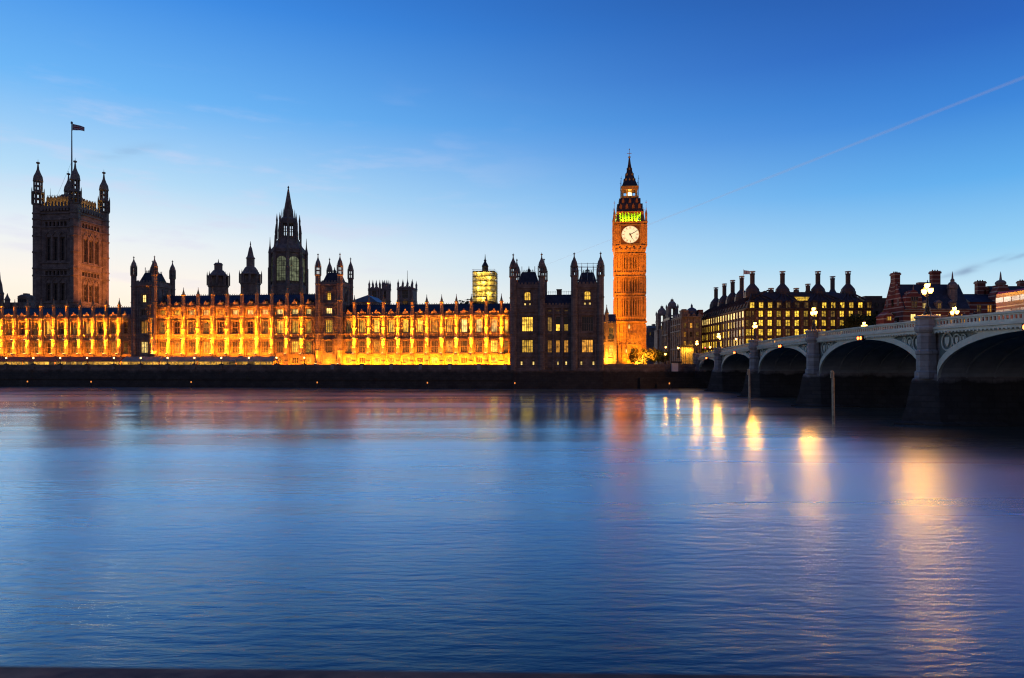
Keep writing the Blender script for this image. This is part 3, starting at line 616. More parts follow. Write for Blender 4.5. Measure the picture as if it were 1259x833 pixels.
# ------------------------------------------------------------------ clock tower
OR_ = (1, .285, .003)
def clock_tower():
    Y = 299.; X = XW(776, Y)+.4; z = lambda py: ZP(py, Y)
    SLITM = mat('shuttered_slit', (.07, .045, .025), .7, var=0)
    t = thing('clock_tower', 'tall floodlit orange clock tower with a white dial and green belfry', 'clock tower', (X, Y+6.9, 0), -TH)
    def ribs(m, h, z0, z1, xs, w=.22, d=.3):
        for x in xs:
            for s in (-1, 1):
                m.box(x*h-w, x*h+w, min(s*h, s*(h+d)), max(s*h, s*(h+d)), z0, z1); m.box(min(s*h, s*(h+d)), max(s*h, s*(h+d)), x*h-w, x*h+w, z0, z1)
    h = 6.35
    m = MB(); m.box(-h-.15, h+.15, -h-.15, h+.15, 7, z(396)); ribs(m, h+.15, 9, z(398), (-.98, -.78, -.5, -.2, .2, .5, .78, .98), .25, .45)
    for py in (441, 424, 410): m.box(-h-.55, h+.55, -h-.55, h+.55, z(py), z(py)+.55)
    m.build('base', STONE_FL, t)
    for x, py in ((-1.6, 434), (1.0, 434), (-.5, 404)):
        window(t, x, z(py), .9, 2.0, -h-.42, P_, STONE_FL, 0, 0)
    m = MB(); m.box(-h, h, -h, h, z(396), z(310.5)); 
    for a, b in ((390, 366), (361, 341), (334, 313)):
        ribs(m, h, z(a), z(b), (-.93, -.62, -.46, -.30, -.14, .14, .30, .46, .62, .93), .17, .62); ribs(m, h, z(a), z(b), (-.78, .78), .5, .16)
        zz = z(a)+1.5
        while zz < z(b)-1:
            for x in (-.78, .78):
                for s in (-1, 1): m.box(x*h-.28, x*h+.28, min(s*(h+.17), s*(h+.3)), max(s*(h+.17), s*(h+.3)), zz, zz+.5)
            zz += 2.6
    for py, e in ((396, .9), (390.5, .55), (365.5, .5), (361.5, .5), (340.5, .5), (335.5, .5), (312.5, .55)): m.box(-h-e, h+e, -h-e, h+e, z(py), z(py)+.6)
    ribs(m, h, z(396)+.6, z(390.5), [k/6 for k in range(-6, 7)], .16, .5)
    for pa, pb in ((365.5, 361.5), (340.5, 335.5)): ribs(m, h, z(pa)+.6, z(pb), [k/5 for k in range(-5, 6)], .25, .3)
    m.build('shaft', STONE_FL, t)
    for py0, py1 in ((388, 368), (359, 343), (331, 315)):            # dark slit lights between the ribs
        for x in (-.38, -.22, .0, .22, .38):
            m = MB(); m.box(x*h-.2, x*h+.2, -h-.05, -h-.003, z(py0)+.5, z(py1)-.5); m.build('slit_window', SLITM, t)
    hc = 6.95
    m = MB(); m.box(-hc, hc, -hc, hc, z(305), z(274)); m.pyr(-h-.2, h+.2, -h-.2, h+.2, z(310.5), -hc, hc, -hc, hc, z(305.02))
    m.box(-hc-.35, hc+.35, -hc-.35, hc+.35, z(302.4), z(301.2)); m.box(-hc-.5, hc+.5, -hc-.5, hc+.5, z(274), z(272)); m.box(-hc-.3, hc+.3, -hc-.3, hc+.3, z(276.5), z(275.2))
    ribs(m, hc, z(301), z(276.6), (-.97, -.62, .62, .97), .33, .4)
    for k in range(7): 
        x = -.86+k*.287
        for s in (-1, 1): m.box(x*hc-.4, x*hc+.4, min(s*hc, s*(hc+.3)), max(s*hc, s*(hc+.3)), z(309), z(306))
    m.build('clock_stage', STONE_FL, t)
    for x in (-.64, -.22, .22, .64):
        m = MB(); m.box(x*hc-.32, x*hc+.32, -hc-.06, -hc-.003, z(308.2)+1.4, z(304)+.6); m.build('slit_window', DARKG, t)
    DIAL = mat('opal_dial', (.25, .24, .2), .4, var=0, emit=(1, .84, .50), strength=.92)
    NUM = mat('dial_ironwork', (.10, .07, .03), .6, var=0); BLUE = mat('dial_surround', (.10, .05, .02), .6, var=.2)
    zc = z(288.2); rd = 3.75
    def bar(m, cx, cz, ux, uz, L0, w, y0, y1):     # a bar of length L0 starting at (cx,cz) along (ux,uz)
        nx, nz = -uz, ux
        m.ext([(cx+nx*w, cz+nz*w), (cx-nx*w, cz-nz*w), (cx+ux*L0-nx*w, cz+uz*L0-nz*w), (cx+ux*L0+nx*w, cz+uz*L0+nz*w)], y0, y1)
    NUMS = 'XII I II III IIII V VI VII VIII IX X XI'.split()
    for f in range(4):
        d = MB(); d.ext([(4.35*a, 4.35*b) for a, b in ((-1, -1), (1, -1), (1, 1), (-1, 1))], -.30, -.004)
        fr = d.build('dial', BLUE, t); fr.location = (hc*sin(f*pi/2), -hc*cos(f*pi/2), zc); fr.rotation_euler = (0, 0, f*pi/2)
        d = MB()
        for a, b, c, e in ((-4.5, 4.5, 4.0, 4.5), (-4.5, 4.5, -4.5, -4.0), (-4.5, -4.0, -4.0, 4.0), (4.0, 4.5, -4.0, 4.0)): d.box(a, b, -.55, -.31, c, e)
        d.build('dial_frame', GOLD, fr)
        d = MB(); d.ext([(rd*cos(2*pi*k/48), rd*sin(2*pi*k/48)) for k in range(48)], -.40, -.31); d.build('dial_face', DIAL, fr)
        d = MB()
        for k in range(48):
            a0, a1 = 2*pi*k/48, 2*pi*(k+1)/48
            for ra, rb in ((rd, rd+.22), (rd*.66, rd*.67), (rd*.945, rd*.955)):
                d.ext([(ra*cos(a0), ra*sin(a0)), (rb*cos(a0), rb*sin(a0)), (rb*cos(a1), rb*sin(a1)), (ra*cos(a1), ra*sin(a1))], -.47 if ra == rd else -.43, -.405)
        for k in range(60):
            a = 2*pi*k/60; bar(d, rd*.955*cos(a), rd*.955*sin(a), cos(a), sin(a), rd*.04, .03, -.43, -.404)
        for k, s in enumerate(NUMS):
            a = pi/2-2*pi*k/12; ux, uz = cos(a), sin(a); tx, tz = -uz, ux
            n = len(s); off = [(i-(n-1)/2)*.26 for i in range(n)]
            for o_, ch in zip(off, s):
                bx_, bz_ = ux*rd*.70-tx*o_, uz*rd*.70-tz*o_; L0 = rd*.22
                if ch == 'I': bar(d, bx_, bz_, ux, uz, L0, .05, -.43, -.404)
                else:
                    for q in ((-.16, .16) if ch == 'X' else (-.02, .15)) if ch == 'X' else (-1, 1):
                        if ch == 'X':
                            v = Vector((ux*L0+tx*(-2*q), uz*L0+tz*(-2*q))); l = v.length; v.normalize(); bar(d, bx_+tx*q, bz_+tz*q, v.x, v.y, l, .05, -.43-.004*(q > 0), -.404)
                        else:
                            v = Vector((ux*L0+tx*.14*q, uz*L0+tz*.14*q)); l = v.length; v.normalize(); bar(d, bx_, bz_, v.x, v.y, l, .05, -.43-.004*(q > 0), -.404)
        d.build('numerals', mat('dial_numerals_%d' % f, (.16, .09, .02), .6, var=0), fr)
        for nm_, ang, L0, w, y0 in (('hour_hand', (5+10/60)/12, 2.1, .24, -.52), ('minute_hand', 10.5/60, 3.5, .16, -.60)):
            a = pi/2-2*pi*ang; d = MB(); ux, uz = cos(a), sin(a)
            bar(d, -ux*.7, -uz*.7, ux, uz, L0*.6+.7, w, y0, y0+.06); bar(d, ux*L0*.6, uz*L0*.6, ux, uz, L0*.4, w*.6, y0+.005, y0+.055)
            d.ext([(.3*cos(k*pi/5), .3*sin(k*pi/5)) for k in range(10)], y0-.02, y0+.065); d.build(nm_, NUM, fr)
    # belfry with green light inside
    hb = 5.65
    m = MB(); m.box(-hb, hb, -hb, hb, z(272)+.002, z(271.4)); m.box(-hb-.3, hb+.3, -hb-.3, hb+.3, z(259.9), z(258.7)); m.box(-hb+2, hb-2, -hb+2, hb-2, z(271.4), z(259.9))
    for s in (-1, 1):
        for k in range(9):
            x = -hb+.45+k*(2*hb-.9)/8; w = .65 if k in (0, 8) else .26
            m.box(x-w, x+w, s*hb-.5 if s > 0 else -hb, hb if s > 0 else -hb+.5, z(271.4), z(259.9))
            if 0 < k < 8: m.box(s*hb-.5 if s > 0 else -hb, hb if s > 0 else -hb+.5, x-w, x+w, z(271.4), z(259.9))
        for k in range(8):
            x0 = -hb+.45+k*(2*hb-.9)/8; x1 = -hb+.45+(k+1)*(2*hb-.9)/8; zt = z(259.9); c = (x0+x1)/2; q = (x1-x0)/2
            for u in (-1, 1): m.ext([(c+u*q, zt-1.5), (c+u*q, zt-.001), (c, zt-.001), (c+u*q*.5, zt-.6)], s*hb-.3*s, s*hb-.05*s)
    m.build('belfry', STONE_FL, t)
    m = MB(); crenels(m, -hc-.3, hc+.3, -hc-.3, -hc, z(272)+.001, z(271.4), 1.0); crenels(m, -hc-.3, hc+.3, hc, hc+.3, z(272)+.001, z(271.4), 1.0); crenels(m, hc, hc+.3, -hc+.02, hc-.02, z(272)+.001, z(271.4), 1, 'y'); crenels(m, -hc-.3, -hc, -hc+.02, hc-.02, z(272)+.001, z(271.4), 1, 'y'); m.build('balustrade', STONE_FL, t)
    for sx in (-1, 1):
        for sy in (-1, 1):
            m = MB(); m.frustum(sx*(hc-.1), sy*(hc-.1), [(.5, z(272)), (.5, z(264)), (.62, z(263.5)), (.2, z(258)), (.05, z(254))]); m.tube([(sx*(hc-.1), sy*(hc-.1), z(254)), (sx*(hc-.1), sy*(hc-.1), z(246))], .06, 5); m.box(sx*(hc-.1)-.4, sx*(hc-.1)+.4, sy*(hc-.1)-.06, sy*(hc-.1)+.06, z(249), z(248.5)); m.build('corner_pinnacle', STONE_FL, t)
    m = MB(); m.pyr(-hb-.2, hb+.2, -hb-.2, hb+.2, z(258.7), -3.75, 3.75, -3.75, 3.75, z(240.5)); rf = m.build('lower_roof', IRONROOF, t)
    m = MB()
    for row, (py, n, w) in enumerate(((255, 4, .55), (247.5, 3, .5))):
        f = (258.7-py)/(258.7-240.5); e = hb+.2+(3.75-hb-.2)*f
        for k in range(n):
            x = (k-(n-1)/2)*(2*e/n)
            for s in (-1, 1):
                m.ext([(x-w, z(py)), (x+w, z(py)), (x+w, z(py)+1.2), (x, z(py)+2.4), (x-w, z(py)+1.2)], s*(e+.15), s*(e-1.0)); m.ext([(x-w, z(py)), (x+w, z(py)), (x+w, z(py)+1.2), (x, z(py)+2.4), (x-w, z(py)+1.2)], s*(e+.15), s*(e-1.0), 'x')
    m.build('roof_lucarne', mat('lucarne_gilding', (.14, .07, .03), .6, var=.2), rf)
    hl = 3.35
    m = MB(); m.box(-3.9, 3.9, -3.9, 3.9, z(240.5)+.002, z(238.2)); m.box(-hl-.2, hl+.2, -hl-.2, hl+.2, z(230), z(225.4)); m.box(-hl-.55, hl+.55, -hl-.55, hl+.55, z(227), z(226))
    for sx in (-1, -.33, .33, 1):
        for sy in (-1, -.33, .33, 1):
            if max(abs(sx), abs(sy)) == 1: q = .34 if abs(sx) == abs(sy) else .2; m.box(sx*(hl-.3)-q, sx*(hl-.3)+q, sy*(hl-.3)-q, sy*(hl-.3)+q, z(238.2), z(230))
    m.build('lantern', GOLD, t)
    m = MB(); m.frustum(0, 0, [(.2, z(238.1)), (1.1, z(236)), (1.1, z(232.5)), (.2, z(231))], 10); m.build('lantern_light', mat('ayrton_light', (1, .8, .5), .4, var=0, emit=(1, .62, .18), strength=6), t)
    for sx in (-1, 1):
        for sy in (-1, 1):
            m = MB(); m.tube([(sx*3.8, sy*3.8, z(238)), (sx*3.8, sy*3.8, z(213))], [.14, .05], 5); m.box(sx*3.8-.3, sx*3.8+.3, sy*3.8-.05, sy*3.8+.05, z(217), z(216.5)); m.build('lantern_pinnacle', IRON, t)
    m = MB(); pr = [(3.45, z(225.3)), (2.5, z(218)), (1.75, z(211)), (1.1, z(204)), (.6, z(196)), (.3, z(188.5))]; m.frustum(0, 0, [(r*1.414, zz) for r, zz in pr], 4, pi/4); sp = m.build('spire', IRONROOF, t)
    m = MB()
    for py, n, e in ((218, 3, 2.5), (211, 2, 1.75), (203.5, 1, 1.1)):
        for k in range(n):
            x = (k-(n-1)/2)*(1.7*e/max(1, n-1) if n > 1 else 0)*.75
            for s in (-1, 1): m.ext([(x-.28, z(py)), (x+.28, z(py)), (x+.28, z(py)+.5), (x, z(py)+1.0), (x-.28, z(py)+.5)], s*(e+.12), s*(e-.6)); m.ext([(x-.28, z(py)), (x+.28, z(py)), (x+.28, z(py)+.5), (x, z(py)+1.0), (x-.28, z(py)+.5)], s*(e+.12), s*(e-.6), 'x')
    m.build('spire_lucarne', GOLD, sp)
    m = MB(); m.frustum(0, 0, [(.12, z(196)), (.5, z(195.6)), (.5, z(195)), (.3, z(188)), (.62, z(187.4)), (.62, z(186.6)), (.1, z(185.8)), (.07, z(176))], 8); m.box(-1.0, 1.0, -.07, .07, z(182.6), z(182.1)); m.box(-.07, .07, -1, 1, z(182.6), z(182.1))
    m.frustum(0, 0, [(.02, z(178)), (.3, z(177.3)), (.02, z(176.4))], 6); m.build('finial', GOLD, sp)
    for s in ((0, -1), (1, 0), (-1, 0), (0, 1)):
        for k in (-.55, .0, .55): lamp('POINT', (s[0]*(hb-1.2)+(k*hb if s[1] else 0), s[1]*(hb-1.2)+(k*hb if s[0] else 0), z(270)), 2300, (.27, 1, .012), t, shadow_soft_size=.3)
    wx, wy = X, Y+6.9
    for dx, dy, e, zt, sp_, tx in ((-24, -34, 420000, 42, 52, 0), (22, -34, 150000, 48, 52, 0), (0, -42, 330000, 80, 32, 0), (1, -13, 34000, 19, 95, 0), (-46, 4, 300000, 55, 50, 0), (44, 4, 300000, 55, 50, 0)):
        a = cos(TH)*dx+sin(TH)*dy, -sin(TH)*dx+cos(TH)*dy
        zz = 7.4 if dy < 0 or dx > 0 else 33
        floodlight((wx+a[0], wy+a[1], zz), -TH, (wx, wy, zt), e, OR_, (.6, .4), {(-24): 'floodlight on the grass left before the clock tower', 22: 'floodlight on the grass right before the clock tower', 0: 'floodlight on the grass straight before the clock tower', 1: 'floodlight close to the foot of the clock tower', -46: 'floodlight on the roof beside the clock tower', 44: 'floodlight on the street side of the clock tower'}[dx], 'floodlights near the clock tower', spot=radians(sp_))
clock_tower()

# ------------------------------------------------------------------ great square tower with the flag
def square_tower():
    Y1 = 329.; X1 = XW(92.6, Y1); s = 20.5; h = s/2
    cx, cy = X1+CS*(-h)+SN*h, Y1+SN*h+CS*h
    t = thing('square_tower', 'massive square gothic tower with four corner turrets flying a flag', 'tower', (cx, cy, 0), -TH)
    z = lambda py: ZP(py, Y1)
    zc = z(256)
    ST = STONE_P
    win = []
    def face_ops():
        o = []
        for c in (-3.7, 0, 3.7): o += [(c-1.35, c+1.35, z(369), z(347.5)), (c-1.35, c+1.35, z(319.5), z(290.5))]
        for k in range(6): c = -5.0+k*2.0; o += [(c-.7, c+.75, z(337.5), z(332)), (c-.7, c+.7, z(277), z(271.5))]
        return o
    ops = face_ops()
    for f in range(4):
        m = MB(); wall_open(m, -h, h, 7, zc, ops, -h, 1.0)
        for a, b, c, d in ops:
            w = b-a
            if w > 2:
                for q in (-1, 1): m.box((a+b)/2+q*(w/2+.3)-.2, (a+b)/2+q*(w/2+.3)+.2, -h-.35, -h-.002, c-1, d+1.5)
                m.ext([(a-.5, d+.3), ((a+b)/2, d+2.6), (b+.5, d+.3), (b+.5, d+.8), ((a+b)/2, d+3.2), (a-.5, d+.8)], -h-.4, -h-.002)
        for k in range(14): x = -6.8+k*13.6/13; m.box(x-.14, x+.14, -h-.18, -h-.002, z(286), z(279.5)); m.box(x-.14, x+.14, -h-.18, -h-.002, z(346), z(339.5))
        for py in (372, 339, 330.5, 323, 279, 269.5, 262): m.box(-h, h, -h-.5, -h-.003, z(py), z(py)+.6)
        w_ = m.build('wall', ST, t, rotz=f*pi/2)
        for a, b, c, d in ops:
            o = window(w_, (a+b)/2, c, b-a, d-c, -h+.75, DARKG, ST, 2 if b-a > 2 else 1, 2 if d-c > 6 else 0, 2.2 if b-a > 2 else 0)
        m = MB(); m.box(-h, h, -h-.6, -h+.6, zc, zc+.8); m.box(-h, h, -h-.3, -h+.3, zc+.8, zc+1.5)
        for k in range(9):
            x = -6.8+k*1.7; m.box(x-.5, x+.5, -h-.25, -h+.25, zc+1.5, zc+2.7); m.ext([(x-.55, zc+2.7), (x+.55, zc+2.7), (x, zc+3.8)], -h-.25, -h+.25)
            m.box(x-.55, x+.55, -h-.9, -h-.601, zc-.9, zc+.5)
        m.build('parapet', ST, t, rotz=f*pi/2)
    m = MB(); m.box(-h+.5, h-.5, -h+.5, h-.5, zc-1, zc+.4); m.pyr(-h+2.5, h-2.5, -h+2.5, h-2.5, zc+.4, -3, 3, -3, 3, zc+9.0)
    m.box(-7.4, 7.4, -7.5, 7.5, zc+.41, zc+6.4)
    for k in range(8):
        for s_ in (-1, 1): x = -6.4+k*1.83; m.box(x-.4, x+.4, min(s_*7.502, s_*7.8), max(s_*7.502, s_*7.8), zc+.5, zc+6.9); m.box(min(s_*7.402, s_*7.7), max(s_*7.402, s_*7.7), x-.4, x+.4, zc+.5, zc+6.9)
    rf = m.build('roof', ST, t)
    m = MB()
    for k in range(12):
        x = -7+k*14/11
        for q in (-7.2, 7.2): m.tube([(x, q, zc+6.4), (x, q, zc+7.8)], .08, 4)
    for q in (-7.2, 7.2): m.tube([(-7.2, q, zc+7.4), (7.2, q, zc+7.4)], .06, 4)
    for q in (-5.5, 5.8): m.tube([(q, -7.2, zc+6.4), (q, -7.2, zc+11)], [.14, .03], 5)
    m.build('railing', IRON, rf)
    for sx in (-1, 1):
        for sy in (-1, 1):
            m = MB(); q = h-.45; r = 2.3
            prof = [(r, 7)]
            for py in (400, 372, 339, 330, 310, 290, 279, 269, 262): prof += [(r, z(py)), (r*1.12, z(py)+.1), (r*1.12, z(py)+.7), (r, z(py)+.8)]
            prof += [(r, z(250.5)), (r*1.2, z(250)), (r*1.2, z(249))]
            m.frustum(sx*q, sy*q, prof)
            for (pa, pb, rr) in ((249, 236.5, 1.0), (232, 221.5, .8)):
                for k in range(8):
                    a = pi/8+k*pi/4; x, y = sx*q+r*rr*.92*cos(a), sy*q+r*rr*.92*sin(a); m.box(x-.3*rr, x+.3*rr, y-.3*rr, y+.3*rr, z(pa), z(pb))
                    if rr == 1.0: m.frustum(sx*q+r*1.16*cos(a), sy*q+r*1.16*sin(a), [(.22, z(249)), (.22, z(235)), (.04, z(229))], 4)
                mid = (z(pa)+z(pb))/2; m.frustum(sx*q, sy*q, [(r*rr*.98, mid-.25), (r*rr*.98, mid+.25)])
            m.frustum(sx*q, sy*q, [(r*1.08, z(236.5)), (r*1.2, z(236)), (r*1.2, z(234.5)), (r*.85, z(233.5)), (r*.85, z(232))])
            m.frustum(sx*q, sy*q, [(r*.9, z(221.5)), (r*1.0, z(221)), (r*.95, z(219)), (r*.85, z(215)), (r*.5, z(210.5)), (r*.24, z(206)), (r*.15, z(201)), (r*.12, z(199.5)), (r*.36, z(198.6)), (r*.36, z(197.3)), (.1, z(196.5)), (.05, z(193.5))])
            m.build('corner_turret', ST, t)
    m = MB(); m.frustum(0, 0, [(1.1, zc+9), (.9, zc+12), (.4, zc+12.4), (.34, zc+25), (.22, 128.0), (.5, 128.1), (.5, 129.0), (.05, 129.3)], 8); m.build('flagpole', mat('steel_pole', (.10, .12, .15), .5, metal=.4, var=.1), t)
    m = MB()
    for sx in (-1, 1): m.tube([(0, 0, zc+26), (sx*5, -5, zc+5)], .05, 4)
    m.build('guy_wire', IRON, t)
    # crown floodlights, and the floodlight on its right side
    for f in range(2):
        for k in (-5.4, -1.8, 1.8, 5.4):
            a = (k, -h+1.0) if f == 0 else (h-1.0, k)
            lamp('AREA', (a[0], a[1], zc+.6), 210, (1, .55, .06), t, (a[0]*(1 if f == 0 else .8), a[1]*(.8 if f == 0 else 1), zc+5.6), shape='RECTANGLE', size=2.2, size_y=.4)
    rx, ry = cx+CS*62+SN*(-4), cy-SN*62+CS*(-4)
    floodlight((rx, ry, 30.6), -TH, (cx+CS*h, cy-SN*h, 54), 260000, (1, .27, .03), (.8, .4), 'floodlight on the roofs right of the big square tower', 'roof floodlights', spot=radians(44))
    # flag
    fx = 5.6; fl = tag(None or thing('flag', 'red white and blue flag flying from the pole on the big square tower', 'flag', (cx+.35, cy, 0), 0), None)
    m1 = MB(); nx, nz = 24, 12; L_, H_ = 5.8, 3.2
    def P(u, v): return (u*L_, .5*sin(u*7)*u, 124.9+v*H_*(1-.35*u)-1.1*u*u*.4)
    for i in range(nx):
        for j in range(nz):
            u, v = (i+.5)/nx, (j+.5)/nz; du, dv = abs(u-.5)*2, abs(v-.5)*2
            k = 0
            if abs(du-dv) < .22: k = 1
            if abs(du-dv) < .09: k = 2
            if du < .17 or dv < .34: k = 1
            if du < .10 or dv < .18: k = 2
            m1.mi = k; m1.face([P(i/nx, j/nz), P((i+1)/nx, j/nz), P((i+1)/nx, (j+1)/nz), P(i/nx, (j+1)/nz)])
    m1.build('flag_cloth', [mat('flag_blue', (.02, .03, .12), .8, var=0), mat('flag_white', (.45, .45, .48), .8, var=0), mat('flag_red', (.28, .02, .03), .8, var=0)], fl)
    m2 = MB(); m2.tube([(0, 0, 124.6), (0, 0, 128.3)], .05, 5); m2.build('flag_rope', IRON, fl)
square_tower()

# ------------------------------------------------------------------ central spire tower and the roof turrets behind the wings
def spire_tower():
    Y = 335.; X = XW(354.5, Y); z = lambda py: ZP(py, Y); u = Y/F
    t = thing('spire_tower', 'dark octagonal tower with tall windows and a slender spire above the middle wing', 'tower', (X, Y, 0), -TH)
    r = 18.2*u; r8 = r/cos(pi/8)
    m = MB(); m.frustum(0, 0, [(r8*1.12, 20), (r8*1.12, z(352)), (r8, z(350)), (r8, z(313)), (r8*1.06, z(312)), (r8*1.06, z(308)), (r8*.85, z(303)), (r8*.62, z(294))]); m.build('drum', STONE_D, t)
    for k in range(8):
        a = -pi/2+k*pi/4; m = MB()
        wn = window(t, 0, 0, 4.9, z(317)-z(347), 0, GREENG, STONE_D, 3, 4, 2.5); wn.location = (cos(a)*(r+.28), sin(a)*(r+.28), z(347)); wn.rotation_euler = (0, 0, a+pi/2)
        a2 = a+pi/8; q = r8*1.08; m = MB(); m.frustum(q*cos(a2), q*sin(a2), [(1.0, 20), (1.0, z(330)), (.75, z(329)), (.75, z(312)), (.9, z(311.5)), (.3, z(303)), (.06, z(292))], 6); m.build('buttress', STONE_D, t)
        q = r8*.74; m = MB(); m.frustum(q*cos(a2), q*sin(a2), [(.45, z(303)), (.45, z(287)), (.55, z(286.5)), (.05, z(276))], 6); m.build('pinnacle', STONE_D, t)
    r2 = 9.6*u; q8 = r2/cos(pi/8)
    m = MB(); m.frustum(0, 0, [(q8*1.05, z(294)), (q8*1.05, z(291))]); m.frustum(0, 0, [(q8*1.05, z(276)), (q8*1.08, z(275)), (q8*1.0, z(270)), (q8*.62, z(267)), (q8*.56, z(262)), (q8*.36, z(250)), (q8*.17, z(238)), (.22, z(231)), (.5, z(230.4)), (.06, z(228))])
    for k in range(8):
        a = pi/8+k*pi/4; m.frustum(q8*cos(a)*.93, q8*sin(a)*.93, [(.62, z(291)), (.62, z(276))], 6)
        m.frustum(q8*1.28*cos(a), q8*1.28*sin(a), [(.42, z(294)), (.42, z(272)), (.5, z(271.5)), (.05, z(263))], 6); m.frustum(q8*.72*cos(a), q8*.72*sin(a), [(.25, z(270)), (.25, z(263)), (.03, z(257))], 5)
    for k in range(8):
        a = -pi/2+k*pi/4; c = Vector((cos(a), sin(a), 0)); tn = Vector((-sin(a), cos(a), 0)); p = c*r2*.96; m.tube([tuple(p+Vector((0, 0, z(291)))), tuple(p+Vector((0, 0, z(276))))], .2, 4); m.tube([tuple(p-tn*r2*.4+Vector((0, 0, z(283)))), tuple(p+tn*r2*.4+Vector((0, 0, z(283))))], .2, 4)
    m.build('spire', STONE_D, t)
    lamp('POINT', (0, 0, z(335)), 30, (.8, .9, .5), t)
spire_tower()
def vent_turret(label, px, w, top, steps, Y=300.):
    X = XW(px, Y); z = lambda py: ZP(py, Y); u = Y/F
    t = thing('roof_turret', label, 'turret', (X, Y, 0), -TH, 'dark turrets on the palace roofs')
    m = MB(); b = w/2*u/cos(pi/8)
    m.frustum(0, 0, [(b, 25), (b, z(steps[0])), (b*1.08, z(steps[0]-.5)), (b*1.08, z(steps[0]-2))]); m.build('shaft', STONE_D, t)
    m = MB()
    for k in range(8):
        a = pi/8+k*pi/4; m.frustum(b*.92*cos(a), b*.92*sin(a), [(.5, z(steps[0]-2)), (.5, z(steps[1]))], 6); m.frustum(b*1.12*cos(a), b*1.12*sin(a), [(.3, z(steps[0]-2)), (.3, z(steps[1]-1)), (.03, z(steps[1]-6))], 5)
    m.frustum(0, 0, [(b*.62, z(steps[0]-2)), (b*.62, z(steps[1]))]); m.build('louvre_stage', STONE_D, t)
    m = MB(); m.frustum(0, 0, [(b*1.04, z(steps[1])), (b*1.06, z(steps[1]-1.2)), (b*.9, z(steps[1]-2.2)), (b*.58, z(steps[2])), (b*.5, z(steps[2]-1))]); 
    m.frustum(0, 0, [(b*.42, z(steps[2]-1)), (b*.42, z(steps[3])), (b*.5, z(steps[3]-.6)), (b*.34, z(steps[3]-3)), (b*.16, z(top+5)), (.12, z(top+1.5)), (.3, z(top+1)), (.04, z(top-4))]); m.build('cap', STONE_D, t)
    return t
vent_turret('dark roof turret with a stubby cap, first right of the left turreted tower', 268.5, 21, 322, (353, 340, 333, 326))
vent_turret('dark pointed roof turret between the stubby turret and the central spire', 308, 21, 300, (350, 338, 329, 318))
m = None
